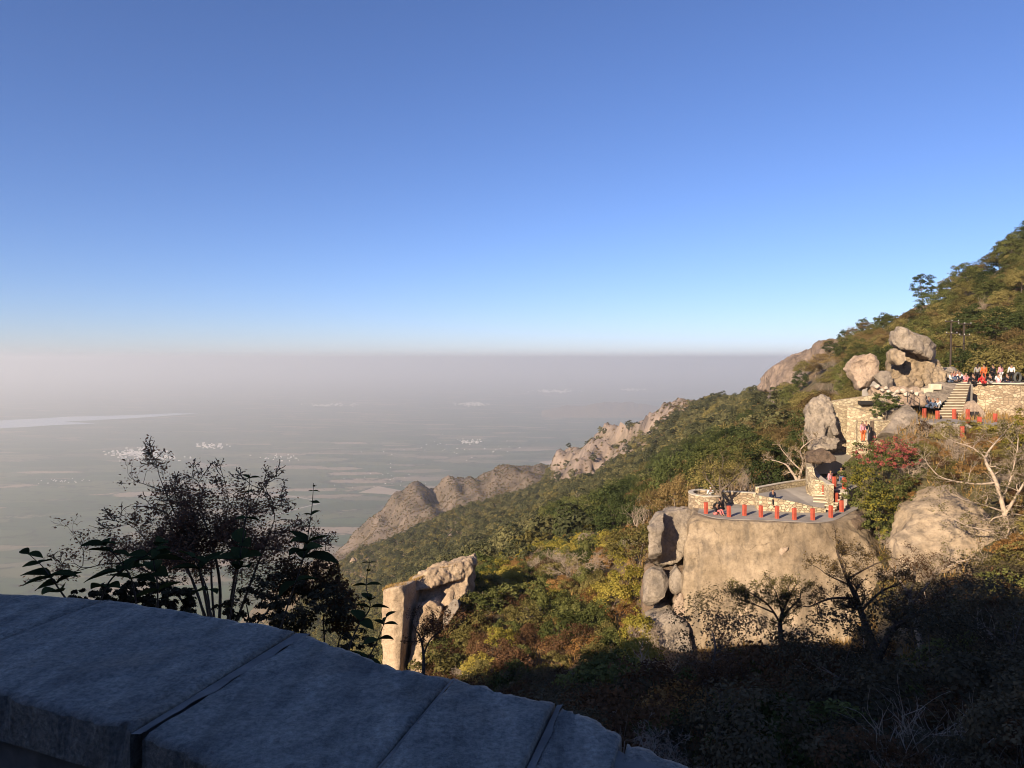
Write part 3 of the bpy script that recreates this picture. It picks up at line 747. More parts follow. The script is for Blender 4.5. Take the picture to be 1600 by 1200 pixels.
def scrub_ok(rng, px, row, Y):
    i = int((px - TP[0]) / 5); j = int((math.log(Y) - TL[0]) / 0.0165)
    if TSPUR[i, j] > .15: return rng.random() < .9
    return TROCK[i, j] > .1 and rng.random() < 0.18 or Y < 600 and px > 1020 and rng.random() < .5
sp = far_points(rng, 46000, (450, 1215), (380, 1120), .16, .5, scrub_ok)
instancer('distant_scrub', far_crown(4, 'brown', 4, 5.0, 30, 20, .34, 'shrub'), sp[:len(sp) * 2 // 3], 'brown dry scrub on the hazy spur and the crest', 'scrub')
instancer('distant_scrub', far_crown(5, 'far', 4, 5.0, 30, 20, .34, 'shrub'), sp[len(sp) * 2 // 3:], 'grey-green scrub on the hazy spur and the crest', 'scrub')
print('COUNTS', len(wp), len(sp))
# ---------------------------------------------------------------- boulders and cliffs
M_ROCK = rock_mat('tan_granite', [(0.21, 0.155, 0.10), (0.32, 0.24, 0.155), (0.42, 0.32, 0.215)], 0.22, 0.55, 0.10)
M_ROCK_PINK = rock_mat('pinkish_granite', [(0.24, 0.165, 0.12), (0.37, 0.27, 0.19), (0.44, 0.33, 0.235)], 0.5, 0.30, 0.08, (0.13, 0.10, 0.08))
M_ROCK_GREY = rock_mat('grey_granite', [(0.17, 0.14, 0.11), (0.29, 0.235, 0.18), (0.37, 0.30, 0.225)], 0.4, 0.35, 0.10)
M_ROCK_DARK = rock_mat('weathered_dark_granite', [(0.10, 0.07, 0.05), (0.18, 0.125, 0.085), (0.26, 0.18, 0.12)], 0.6, 0.5, 0.12)
M_ROCK_CREAM = rock_mat('cream_cliff_stone', [(0.30, 0.21, 0.135), (0.43, 0.315, 0.205), (0.50, 0.375, 0.25)], 0.4, 0.5, 0.06, (0.22, 0.15, 0.10))
M_ROCK_DOME = rock_mat('dome_granite', [(0.15, 0.11, 0.085), (0.25, 0.185, 0.14), (0.34, 0.25, 0.19)], 0.10, 0.6, 0.5, (0.09, 0.07, 0.06))
M_ROCK_WHITE = rock_mat('pale_stone', [(0.42, 0.35, 0.27), (0.58, 0.49, 0.38), (0.66, 0.57, 0.45)], 0.8, 0.15, 0.05)
def rock_mesh(name, hulls, voxel, smooth_it=1, amp=0.12, freq=0.5, seed=0, crack=0.0, zmax=None, facets=11, fdepth=.20):
    bm = bmesh.new()
    for pts in hulls:
        vs = [bm.verts.new(p) for p in pts]
        r = bmesh.ops.convex_hull(bm, input=vs)
        junk = [g for g in r['geom_interior'] if isinstance(g, bmesh.types.BMVert)]
        bmesh.ops.delete(bm, geom=junk, context='VERTS')
    bmesh.ops.recalc_face_normals(bm, faces=bm.faces)
    me = from_bm(name, bm)
    o = bpy.data.objects.new('t', me); COL.objects.link(o)
    md = o.modifiers.new('r', 'REMESH'); md.mode = 'VOXEL'; md.voxel_size = voxel; md.adaptivity = 0.0
    sm = o.modifiers.new('s', 'SMOOTH'); sm.factor = 0.5; sm.iterations = smooth_it
    dg = bpy.context.evaluated_depsgraph_get()
    out = bpy.data.meshes.new_from_object(o.evaluated_get(dg))
    bpy.data.objects.remove(o); bpy.data.meshes.remove(me)
    n = len(out.vertices)
    co = np.empty(n * 3, dtype=np.float32); out.vertices.foreach_get('co', co); co = co.reshape(-1, 3)
    no = np.empty(n * 3, dtype=np.float32); out.vertices.foreach_get('normal', no); no = no.reshape(-1, 3)
    rs = np.random.RandomState(seed + 500)
    for k in range(facets):            # chipped faces
        nv = rs.normal(size=3); nv[2] *= .7; nv /= np.linalg.norm(nv)
        s = co @ nv; rng_ = s.max() - s.min(); thr = s.max() - rng_ * rs.uniform(.02, fdepth)
        co = co - (np.maximum(0, s - thr) * .92)[:, None] * nv[None, :].astype(np.float32)
    d = np.empty(n)
    off = Vector((seed * 13.7, seed * 7.1, seed * 3.3))
    for i in range(n):
        v = Vector(co[i]) * freq + off
        a = mnoise.fractal(v, 0.8, 2.1, 6, noise_basis='PERLIN_NEW') + .55 * (.28 - abs(mnoise.noise(v * 1.9, noise_basis='PERLIN_NEW'))) + .2 * (.28 - abs(mnoise.noise(v * 4.7, noise_basis='PERLIN_NEW')))
        if crack > 0:
            w = Vector((v.x * 1.3, v.y * 1.3, v.z * 0.35))
            f = mnoise.voronoi(w)[0]; a -= crack * max(0.0, 1 - (f[1] - f[0]) * 9)
        d[i] = a
    co = co + no * (d * amp)[:, None]
    if zmax is not None: co[:, 2] = np.minimum(co[:, 2], zmax)
    out.vertices.foreach_set('co', co.astype(np.float32).ravel()); out.update()
    out.name = name; out.materials.clear()
    out.polygons.foreach_set('use_smooth', np.ones(len(out.polygons), dtype=bool))
    return out
def hull(front, thick=None, extra=()):
    """front: (px, py, Y) points of the seen side; thick: the same outline that much farther back, a little shrunk"""
    pts = [P(*f) for f in front]
    if thick:
        c = sum(pts, Vector()) / len(pts)
        pts += [c + (p - c) * 0.82 + Vector((0.15, 1, -0.05)) * thick for p in pts]
    return pts + [Vector(e) for e in extra]
def rock(name, hulls, mat, label, voxel=0.18, cat='boulder', group=None, **kw):
    me = rock_mesh(name, hulls, voxel, **kw)
    me.materials.append(mat)
    # origin at the base of the rock
    n = len(me.vertices); co = np.empty(n * 3, dtype=np.float32); me.vertices.foreach_get('co', co); co = co.reshape(-1, 3)
    c = co.mean(0); c[2] = co[:, 2].min(); me.vertices.foreach_set('co', (co - c).ravel()); me.update()
    return tag(link(name, me, None, None, tuple(float(v) for v in c)), label, cat, group)

ZL = -11.9          # lower terrace
ZU = -5.3           # upper terrace
ZT = -2.35          # platform with the people on top
# great boulder that carries the lower terrace
b1 = hull([(1072,818,54.6),(1085,850,53.6),(1068,900,53.2),(1072,985,52.2),(1075,1080,51.2),(1345,832,52.8),(1385,885,51.8),(1408,950,51.0),(1415,1080,50.2),(1200,824,52.9),(1200,900,51.9),(1200,1000,50.8),(1200,1080,50.4)])
for (px, py) in ((1084,800),(1112,809),(1140,812),(1190,813.5),(1241,816),(1280,817),(1308,812.5),(1330,803)): b1.append(PZ(px, py, ZL) + Vector((0, 0, .3)))
b1 += [PZ(1090,782,ZL-.06), PZ(1345,782,ZL-.06), Vector((14,64,-26)), Vector((30,64,-26))]
rock('terrace_boulder', [b1], M_ROCK, 'huge smooth tan boulder carrying the terrace with the row of red posts', 0.2, amp=0.34, freq=0.28, seed=1, crack=.22, zmax=ZL - .03, facets=0)
rock('leaning_slab', [hull([(1206,868,52.5),(1232,845,52.3),(1233,862,52.1),(1218,880,52.1),(1208,884,52.3)], 1.6)], M_ROCK_PINK, 'small wedge of pink rock bulging from the face of the huge boulder', 0.10, 'rock', amp=.05, seed=4)
rock('split_boulder', [hull([(1015,822,55.2),(1030,803,55.6),(1040,800,55.4),(1034,850,54.8),(1030,895,54.6),(1014,892,55)], 3.0),
     hull([(1036,802,57.6),(1060,795,57.8),(1090,797,58),(1085,840,57),(1060,880,56.4),(1030,890,56.2)], 4.0)], M_ROCK_GREY,
     'tall split boulder with a dark hollow beside the huge tan boulder', 0.12, amp=.22, freq=.6, seed=2, crack=.2, facets=4)
rock('backing_boulder', [hull([(1006,885,57),(1060,872,57.5),(1092,880,57),(1092,1080,53.5),(1040,1090,52.8),(1000,1080,54)], 4)], M_ROCK_DARK, 'dark rock mass behind the wedged blocks of the cleft', 0.22, amp=.4, freq=.5, seed=31, facets=4)
rock('wedged_block', [hull([(1007,905,54),(1018,890,54),(1038,893,53.8),(1046,912,53.4),(1040,935,53.2),(1010,955,53.6),(1004,940,54)], 3.0)], M_ROCK_GREY, 'angular grey block wedged below the split boulder', 0.09, 'rock', amp=.14, freq=.7, seed=5, crack=.2, fdepth=.10)
rock('wedged_block', [hull([(1046,900,54),(1058,886,53.8),(1066,898,53.6),(1066,925,53.2),(1052,935,53.2),(1044,918,53.6)], 2.2)], M_ROCK_GREY, 'narrow upright rock wedged in the cleft of the huge tan boulder', 0.09, 'rock', amp=.12, freq=.8, seed=6, fdepth=.10)
rock('wedged_block', [hull([(1052,940,53),(1066,925,53),(1074,950,52.6),(1078,985,52.2),(1056,980,52.6)], 2.2)], M_ROCK_PINK, 'cream rock sliver below the cleft of the huge tan boulder', 0.09, 'rock', amp=.12, freq=.8, seed=7, fdepth=.10)
rock('foot_boulder', [hull([(998,990,52.8),(1012,965,52.8),(1045,955,52.2),(1076,975,51.6),(1085,1030,50.8),(1050,1060,50.6),(1000,1050,51.4)], 4.0)], M_ROCK_GREY, 'rounded grey boulder at the foot of the split boulder', 0.12, amp=.25, freq=.5, seed=8, fdepth=.10)
rock('foot_boulder', [hull([(1330,812,54),(1360,805,55),(1362,830,53.5),(1340,842,53)], 2.5)], M_ROCK_DARK, 'dark angular rock beside the last red post and the flowering creeper', 0.15, 'rock', amp=.12, freq=.9, seed=9)
# cream cliff block standing alone above the wooded slope
rock('cliff_block', [hull([(596,922,61),(614,920,60.4),(634,914,60.6),(632,960,60.2),(626,1020,59.6),(620,1110,58.6),(598,1110,59.4)], 5.5)], M_ROCK_CREAM,
     'cream vertical cliff block with straight streaks, left of the dark crack', 0.11, 'cliff', amp=.12, freq=.5, seed=11, facets=2, fdepth=.06)
rock('cliff_block', [hull([(640,905,64.5),(668,893,65),(700,884,66),(737,873,67.5),(742,884,67.2),(735,902,66.5),(706,910,65.4),(672,918,64.2),(650,925,63.6)], 4),
     hull([(650,948,62.4),(672,938,62.2),(690,950,62),(682,985,61.2),(664,1030,60.4),(640,1110,59),(632,1110,59.2),(640,1000,61)], 4),
     hull([(640,915,65.5),(735,890,67),(720,960,64),(660,1030,62),(640,1100,61),(720,1100,61)], 5)], M_ROCK_CREAM,
     'broken cream cliff with fallen blocks, right of the dark crack', 0.11, 'cliff', amp=.26, freq=.7, seed=12, crack=.25, facets=2, fdepth=.06)
rock('tilted_slab', [hull([(682,975,61.6),(700,945,62.2),(714,930,62.6),(724,938,62),(706,968,61.2),(690,992,60.8)], 1.2)], M_ROCK_GREY, 'grey tilted slab leaning on the broken cream cliff', 0.08, 'rock', amp=.08, seed=13)
rock('tilted_slab', [hull([(686,945,63.0),(700,925,63.4),(712,920,63.4),(708,938,62.8),(694,955,62.4)], 1.0)], M_ROCK_CREAM, 'cream wedge lodged above the grey tilted slab', 0.08, 'rock', amp=.08, seed=14)
# balanced rocks above the upper terrace
rock('balanced_rock', [hull([(1348,550,70),(1364,551,70),(1379,566,69.8),(1374,588,69.4),(1363,606,69.4),(1350,614,69.6),(1341,602,69.8),(1328,578,70.2),(1334,562,70.2)], 3.0)], M_ROCK_PINK,
     'pink-grey upright egg-shaped rock left of the tallest balanced rock', 0.09, amp=.24, freq=.8, seed=15, fdepth=.15, crack=.12)
rock('balanced_rock', [hull([(1394,521,71),(1402,510,71),(1412,512,70.6),(1440,520,70.4),(1454,530,70.6),(1462,540,71),(1472,572,71.4),(1455,562,70.6),(1440,548,70.2),(1412,543,70.2),(1398,533,70.6)], 2.6)], M_ROCK_GREY,
     'tallest balanced rock, a tilted slab rearing over the hollow boulders', 0.09, amp=.26, freq=.8, seed=16, fdepth=.12, crack=.12)
rock('hollow_boulder', [hull([(1404,546,72.6),(1445,548,72),(1476,576,72),(1484,595,71.6),(1450,606,70.6),(1402,606,71.4),(1392,585,72.2)], 3.5),
     hull([(1386,596,70.4),(1398,592,70),(1432,590,69.8),(1446,598,69.6),(1440,610,69.4),(1396,610,69.6)], 3), hull([(1446,560,71.4),(1476,580,71),(1482,600,70.4),(1450,606,70),(1440,590,70.6)], 3)], M_ROCK,
     'hollowed tan boulder under the tallest balanced rock', 0.09, amp=.40, freq=.9, seed=17, facets=5, fdepth=.10, crack=.15)
rock('hollow_boulder', [hull([(1394,548,70.2),(1404,541,70.4),(1416,546,70),(1419,560,69.6),(1408,571,69.4),(1396,566,69.8)], 2.2)], M_ROCK, 'rounded tan rock hanging like a nose over the hollow', 0.08, amp=.14, freq=.9, seed=18)
rock('leaning_slab', [hull([(1364,588,69.2),(1378,578,69.4),(1392,582,69.4),(1398,606,68.8),(1384,606,68.6)], 2)], M_ROCK_GREY, 'grey slab leaning between the egg-shaped rock and the hollow boulder', 0.08, 'rock', amp=.1, freq=.8, seed=19)
rock('sloping_slab', [hull([(1418,630,64.6),(1432,640,63.6),(1440,664,62.4),(1446,694,60.6),(1376,698,60.8),(1374,684,61.6),(1396,654,63.4)], 3)], M_ROCK_GREY, 'grey sloping rock slab below the iron railing', 0.10, amp=.14, freq=.5, seed=20)
rock('wall_end_rock', [hull([(1264,642,66.4),(1270,626,66.8),(1286,617,67),(1299,623,66.6),(1304,640,66.2),(1296,652,65.8),(1288,664,65.4),(1284,694,64.8),(1270,696,65),(1264,670,65.8)], 2.6),
     hull([(1291,656,65.6),(1303,648,65.8),(1309,664,65.2),(1312,678,64.8),(1303,680,64.8)], 1.4), hull([(1272,690,64.6),(1292,682,64.8),(1313,688,64.4),(1308,700,64),(1286,706,63.8),(1268,704,64.2)], 2.0), hull([(1284,668,65.8),(1308,668,65.6),(1306,696,65),(1282,698,65)], 1.6)], M_ROCK_GREY,
     'furrowed grey rock at the left end of the tall stone wall', 0.09, amp=.26, freq=.9, seed=21, crack=.45, facets=2, fdepth=.06)
rock('low_boulder', [hull([(1474,582,74.5),(1484,572,75),(1500,573,75),(1512,584,74.5),(1508,596,73.5),(1480,598,73.5)], 2.5)], M_ROCK_GREY, 'low rounded boulder behind the people at the head of the stair', 0.13, amp=.14, freq=.7, seed=22)
rock('stair_boulder', [hull([(1508,632,65.4),(1516,622,65.8),(1536,638,65.2),(1546,656,64.4),(1520,662,64),(1500,660,64.4)], 2.2)], M_ROCK_PINK, 'brown-pink boulder beside the foot of the stair', 0.08, amp=.16, freq=.8, seed=23)
rock('stair_boulder', [hull([(1440,604,69.6),(1470,597,70),(1500,602,69.4),(1484,622,67.6),(1464,640,66.2),(1440,634,66.6),(1428,618,68)], 2.4)], M_ROCK_GREY, 'broad smooth rock left of the stair, above the seated group', 0.13, amp=.14, freq=.6, seed=24)
rock('sunlit_boulder', [hull([(1424,800,49.5),(1468,762,51),(1520,752,50.5),(1562,786,48.5),(1574,850,45.5),(1566,940,43),(1480,965,43),(1416,930,45),(1400,860,47.5)], 5)], M_ROCK,
     'big rounded sunlit boulder behind the pale bare tree', 0.2, amp=.35, freq=.4, seed=25)
rock('sunlit_boulder', [hull([(1560,840,47.5),(1600,800,48),(1660,820,46),(1660,930,43),(1580,945,44)], 5)], M_ROCK, 'tan boulder under the trunk of the pale bare tree', 0.2, amp=.3, freq=.4, seed=26)
rock('path_rock', [hull([(1266,706,62.6),(1290,700,63),(1306,706,62.6),(1310,722,61.8),(1284,728,61.4),(1262,722,62)], 2)], M_ROCK_DARK, 'brown overhanging rock above the shaded bend of the path', 0.13, 'rock', amp=.2, freq=1, seed=27, crack=.4)
# dome and shelves far up the slope
rock('granite_dome', [hull([(1196,612,262),(1204,588,258),(1216,573,252),(1240,558,246),(1280,541,240),(1306,533,236),(1326,548,226),(1300,572,226),(1262,592,232),(1230,612,240)], 25)], M_ROCK_DOME,
     'bare granite dome on the skyline', 0.5, 'dome', amp=2.0, freq=.09, seed=28, facets=0)
SMALL = [  # px, py of the centre, distance, width in px, height in px, look
 (1047,726,110,26,40,'P','round boulder standing among the trees left of the terrace'), (905,804,128,32,24,'P','pale squat boulder beside a leafless tree on the slope'),
 (955,809,122,16,34,'G','upright finger of rock on the slope'), (942,824,118,16,16,'G','small round rock at the foot of the rock finger'),
 (918,850,100,44,30,'P','pale rock half sunk in orange scrub'), (819,850,150,12,12,'W','small white rock among dark trees'), (786,872,140,34,18,'P','flat pale outcrop at the edge of the wood'),
 (880,868,98,14,22,'P','narrow pale rock in the dry scrub'), (816,1045,50,40,26,'P','round rock low in the rusty gully'),
 (700,842,520,22,14,'P','pale bare outcrop on the wooded slope'), (550,878,560,10,16,'P','small pale outcrop low on the wooded slope'), (780,845,300,10,8,'W','tiny white rock on the wooded slope'),
 (1010,700,420,16,14,'P','pale rock on the crest of the wood'), (850,775,560,8,9,'P','small rock under the rocky cliff'),
]
for i, (px, py, Y, w, h, look, lab) in enumerate(SMALL):
    r = random.Random(i + 100); pts = []
    Y = ground_hit(px, py + h * .35, 40) + .1
    for k in range(11):
        a = 2 * math.pi * k / 11
        pts.append((px + .5 * w * math.cos(a) * r.uniform(.82, 1.1), py + .5 * h * math.sin(a) * r.uniform(.82, 1.1) + (h * .25 if math.sin(a) > .3 else 0), Y))
    wm = w * Y / F
    rock('outcrop', [hull(pts, wm * .8)], {'P': M_ROCK_PINK, 'G': M_ROCK_GREY, 'W': M_ROCK_WHITE}[look], lab, max(.1, wm / 18), 'rock', 'rocks scattered on the slopes', amp=wm * .05, freq=2.2 / wm, seed=i + 40)
rock('rubble_ledge', [hull([(1362,604,69.2),(1398,606,69),(1442,606,68.6),(1448,632,66.8),(1404,636,67),(1366,628,67.6)], 2.4)], M_ROCK_PINK, 'sloping ledge of broken rock that carries the white rubble', 0.1, 'rock', amp=.3, freq=1.0, seed=33, facets=3, fdepth=.06)
# white rubble under the hollow boulder
r = random.Random(9)
for i, (px, py) in enumerate(((1372,604),(1379,609),(1386,606),(1391,612),(1397,615),(1404,612),(1412,611),(1418,616),(1400,620),(1427,612),(1434,615),(1386,618))):
    w = r.uniform(7, 12); pts = [(px + w * .5 * math.cos(a) * r.uniform(.8, 1.2), py + w * .38 * math.sin(a) * r.uniform(.8, 1.2), 68.35 - (py - 604) * .085) for a in [k * .785 for k in range(8)]]
    rock('rubble_stone', [hull(pts, .7)], M_ROCK_WHITE, 'whitish stone in the rubble under the hollow boulder', .09, 'stone', 'white rubble under the hollow boulder', amp=.03, freq=2, seed=i)

# ---------------------------------------------------------------- masonry terraces
def masonry(name, cols, scale=3.2, mortar=(0.27, 0.205, 0.14), mw=0.035):
    m, nt, b = mat_new(name)
    v = worldpos(nt, (1, 1, 1.5))
    wn_ = N(nt, 'ShaderNodeTexNoise', Scale=1.2, Detail=2); nt.links.new(v, wn_.inputs['Vector'])
    vm = N(nt, 'ShaderNodeVectorMath', operation='MULTIPLY_ADD'); nt.links.new(wn_.outputs[1], vm.inputs[0]); vm.inputs[1].default_value = (.25, .25, .25); nt.links.new(v, vm.inputs[2])
    v1 = N(nt, 'ShaderNodeTexVoronoi', Scale=scale); v2 = N(nt, 'ShaderNodeTexVoronoi', Scale=scale, feature='DISTANCE_TO_EDGE')
    nt.links.new(vm.outputs[0], v1.inputs['Vector']); nt.links.new(vm.outputs[0], v2.inputs['Vector'])
    sp = N(nt, 'ShaderNodeSeparateColor'); nt.links.new(v1.outputs['Color'], sp.inputs[0])
    c = ramp(nt, sp.outputs[0], [(0.1, cols[0]), (0.5, cols[1]), (0.9, cols[2])])
    n = noise_n(nt, v, 0.5, 4); c = mix(nt, 0.5, c, ramp(nt, n, [(0.35, (0.62, 0.56, 0.48)), (0.65, (1.1, 1.08, 1.0))]), 'MULTIPLY')
    e = ramp(nt, v2.outputs['Distance'], [(mw * .5, (1, 1, 1)), (mw * 1.6, (0, 0, 0))])
    c = mix(nt, e, c, mortar)
    nt.links.new(c, b.inputs['Base Color'])
    hh = ramp(nt, v2.outputs['Distance'], [(0, (0, 0, 0)), (mw * 3, (1, 1, 1))]); bump(nt, b, hh, 0.9, 0.05)
    return m
M_MAS = masonry('cream_rubble_masonry', [(0.38, 0.29, 0.19), (0.50, 0.41, 0.27), (0.60, 0.51, 0.35)])
M_MAS2 = masonry('buff_rubble_masonry', [(0.32, 0.24, 0.16), (0.44, 0.34, 0.23), (0.54, 0.44, 0.31)], 3.0)
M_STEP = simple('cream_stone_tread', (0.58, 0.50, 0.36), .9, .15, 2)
M_RISER = simple('brown_riser_stone', (0.20, 0.15, 0.10), .95, .2, 3)  # darker than the treads, painting in the shade under each nosing
M_PAVE = simple('grey_concrete_paving', (0.30, 0.265, 0.225), .95, .22, .7)
M_COPE = simple('pale_coping', (0.50, 0.43, 0.33), .9, .15, 1.5)
M_RED = simple('red_post_paint', (0.42, 0.085, 0.05), .7, .18, 3)
M_IRON = simple('dark_iron', (0.03, 0.027, 0.025), .6, .2, 5)
def prism_mesh(name, poly, z0, z1, sub=0):
    bm = bmesh.new()
    vs = [bm.verts.new((p[0], p[1], z0)) for p in poly]; f = bm.faces.new(vs)
    r = bmesh.ops.extrude_face_region(bm, geom=[f])
    for v in r['geom']:
        if isinstance(v, bmesh.types.BMVert): v.co.z = z1
    bmesh.ops.recalc_face_normals(bm, faces=bm.faces)
    return from_bm(name, bm)
def path_wall_mesh(name, path, th, z0, z1, ztop=None):
    """a wall that follows a path of (x, y); ztop may give a top height for each point"""
    n = len(path); V = []
    for i, (x, y) in enumerate(path):
        a = path[max(i - 1, 0)]; b = path[min(i + 1, n - 1)]
        d = Vector((b[0] - a[0], b[1] - a[1])).normalized(); nx, ny = -d.y * th / 2, d.x * th / 2
        t = z1 if ztop is None else ztop[i]
        V += [(x + nx, y + ny, z0), (x - nx, y - ny, z0), (x - nx, y - ny, t), (x + nx, y + ny, t)]
    Fc = [(0, 1, 2, 3), tuple(4 * (n - 1) + k for k in (3, 2, 1, 0))]
    for i in range(n - 1):
        a, b = 4 * i, 4 * i + 4
        for k in range(4): Fc.append((a + k, b + k, b + (k + 1) % 4, a + (k + 1) % 4))
    me = bpy.data.meshes.new(name); me.from_pydata(V, [], Fc); me.update()
    bm = bmesh.new(); bm.from_mesh(me); bmesh.ops.recalc_face_normals(bm, faces=bm.faces); bm.to_mesh(me); bm.free()
    return me
def xy(px, py, z): q = PZ(px, py, z); return (q.x, q.y)
def spl(pts, n=6):
    """smooth path through points"""
    out = []
    for i in range(len(pts) - 1):
        p0, p1, p2, p3 = pts[max(i - 1, 0)], pts[i], pts[i + 1], pts[min(i + 2, len(pts) - 1)]
        for k in range(n):
            t = k / n
            out.append(tuple(.5 * (2 * p1[c] + (p2[c] - p0[c]) * t + (2 * p0[c] - 5 * p1[c] + 4 * p2[c] - p3[c]) * t * t + (3 * p1[c] - p0[c] - 3 * p2[c] + p3[c]) * t ** 3) for c in range(len(p1))))
    out.append(tuple(pts[-1])); return out
def wall(name, path, th, z0, z1, mat, label, cope=0.07, ztop=None):
    e = empty(name, (path[0][0], path[0][1], z0))
    o = link('masonry', path_wall_mesh('masonry', path, th, z0, z1, ztop), mat, e); o.matrix_parent_inverse = Matrix.Translation((-path[0][0], -path[0][1], -z0))
    if cope:
        o = link('coping', path_wall_mesh('coping', path, th + .06, z1 + .002, z1 + cope), M_COPE, e); o.matrix_parent_inverse = Matrix.Translation((-path[0][0], -path[0][1], -z0))
    return tag(e, label, 'wall')
# lower terrace floor
fl = spl([xy(1090,801,ZL), xy(1112,808,ZL), xy(1140,811,ZL), xy(1190,812.5,ZL), xy(1241,815,ZL), xy(1280,816,ZL), xy(1306,812,ZL), xy(1322,804,ZL), xy(1340,795,ZL)], 4) + [ xy(1345,776,ZL), xy(1100,776,ZL)]
tag(link('terrace_floor', prism_mesh('terrace_floor', fl, ZL - .12, ZL), M_PAVE), kind='structure')
cx0, cy0 = xy(1104, 789, ZL); path = []
for k in range(13):
    a = math.radians(-60 - 210 * k / 12); path.append((cx0 + 1.25 * math.cos(a), cy0 + 1.5 * math.sin(a)))
path += [xy(1125, 786, ZL), xy(1150, 787, ZL), xy(1181, 789, ZL)]
wall('bastion_wall', spl(path, 3), .35, ZL - .8, ZL + .95, M_MAS2, 'low buff stone wall curving round the left end of the lower terrace')
# raised platform on the lower terrace
ZP = ZL + 1.0
def slab_mesh(name, pts, thick):
    bm = bmesh.new(); a = [bm.verts.new(p) for p in pts]; b_ = [bm.verts.new((p[0], p[1], p[2] - thick)) for p in pts]; n = len(a)
    bm.faces.new(a); bm.faces.new(b_[::-1])
    for k in range(n): bm.faces.new((a[k], b_[k], b_[(k + 1) % n], a[(k + 1) % n]))
    bmesh.ops.recalc_face_normals(bm, faces=bm.faces); return from_bm(name, bm)
fr = spl([(*xy(1182,793,ZL), ZP), (*xy(1188,796,ZL), ZP), (*xy(1206,798,ZL), ZP - .05), (*xy(1240,799.5,ZL), ZP - .3), (*xy(1272,800,ZL), ZP - .68), (*xy(1288,800,ZL), ZP - .78)], 5)
bk = [(*xy(1290,772,ZP), ZP - .25), (*xy(1268,758,ZP), ZP), (*xy(1225,764,ZP), ZP), (*xy(1184,771,ZP), ZP)]
e = empty('raised_platform', (fr[0][0], fr[0][1], ZL)); tag(e, 'raised paved platform sloping to the steps behind the row of red posts', 'platform')
inv = Matrix.Translation((-fr[0][0], -fr[0][1], -ZL))
o = link('paving', slab_mesh('paving', fr + bk, 1.2), M_PAVE, e); o.matrix_parent_inverse = inv
wall('rear_kerb_wall', spl([xy(1183,770,ZP), xy(1225,762,ZP), xy(1266,756,ZP)], 5), .3, ZP - .1, ZP + .42, M_MAS, 'low kerb wall along the rear of the raised platform', .05)
wall('front_kerb_wall', [(p[0], p[1] - .1) for p in fr], .3, ZL - .1, ZP + .1, M_MAS, 'curved cream wall along the front of the raised platform', 0, ztop=[p[2] + .1 for p in fr])
tag(link('edge_rock', rock_mesh('edge_rock', [hull([(1185,800,57.5),(1215,796,57.5),(1245,797,57),(1262,803,56),(1230,805,55.8),(1190,806,56)], .6)], .1, amp=.08, freq=1.2, seed=3, zmax=ZL + .5), M_ROCK), 'low tan rock shelf at the foot of the raised platform', 'rock')
# steps from the lower terrace up to the bend of the path
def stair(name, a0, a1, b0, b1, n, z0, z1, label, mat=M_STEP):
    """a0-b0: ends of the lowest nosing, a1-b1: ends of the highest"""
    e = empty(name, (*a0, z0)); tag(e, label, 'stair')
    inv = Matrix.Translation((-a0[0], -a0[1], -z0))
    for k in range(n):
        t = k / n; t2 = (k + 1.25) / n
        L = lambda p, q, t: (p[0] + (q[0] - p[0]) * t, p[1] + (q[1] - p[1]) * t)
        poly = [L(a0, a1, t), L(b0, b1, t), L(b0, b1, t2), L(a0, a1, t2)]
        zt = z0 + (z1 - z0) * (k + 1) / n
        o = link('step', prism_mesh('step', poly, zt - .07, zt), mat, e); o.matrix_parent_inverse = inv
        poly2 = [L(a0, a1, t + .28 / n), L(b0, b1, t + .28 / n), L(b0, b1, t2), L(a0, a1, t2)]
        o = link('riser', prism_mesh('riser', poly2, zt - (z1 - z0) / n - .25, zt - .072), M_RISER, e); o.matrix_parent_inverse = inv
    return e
ZB = ZL + 1.4
stair('curved_steps', xy(1270,797,ZL), xy(1272,762,ZB), xy(1304,800,ZL), xy(1322,765,ZB), 7, ZL, ZB, 'cream stone steps rising between red posts from the lower terrace')
tag(link('bend_landing', prism_mesh('bend_landing', [xy(1264,760,ZB), xy(1324,767,ZB), xy(1345,757,ZB), xy(1345,742,ZB), xy(1264,742,ZB)], ZB - 1.8, ZB - .02), M_PAVE), kind='structure')
wall('sweeping_wall', spl([xy(1272,747,ZB), xy(1280,757,ZB), xy(1292,766,ZB), xy(1299,770,ZB)], 5), .35, ZL - .3, ZB + .6, M_MAS, 'cream wall sweeping down beside the steps')
wall('steps_side_wall', spl([xy(1262,760,ZB), xy(1264,768,ZB - .4), xy(1270,780,ZB - .9), xy(1280,794,ZB - 1.3)], 4), .4, ZL - .3, ZB, M_MAS, 'low cream wall stepping down at the left of the steps', 0, ztop=list(np.linspace(ZB + .2, ZL + .35, 13)))
ZC = ZB + 1.9
pp = spl([xy(1264,716,ZC), xy(1265,722,ZC), xy(1272,726,ZC), xy(1286,727,ZC), xy(1304,723,ZC)], 5)
wall('path_pillar_wall', pp, .5, ZB - .8, ZC, M_MAS, 'bright stone retaining wall falling to the bend of the path', 0, ztop=list(np.interp(np.linspace(0, 1, len(pp)), [0, .3, .45, .8, 1], [ZC - .3, ZC - .35, ZB + .9, ZB + .6, ZB + .45])))
tag(link('upper_path', prism_mesh('upper_path', [xy(1266,712,ZC), xy(1300,712,ZC), xy(1335,710,ZC), xy(1338,698,ZC), xy(1270,698,ZC)], ZC - 1.6, ZC - .03), M_PAVE), kind='structure')
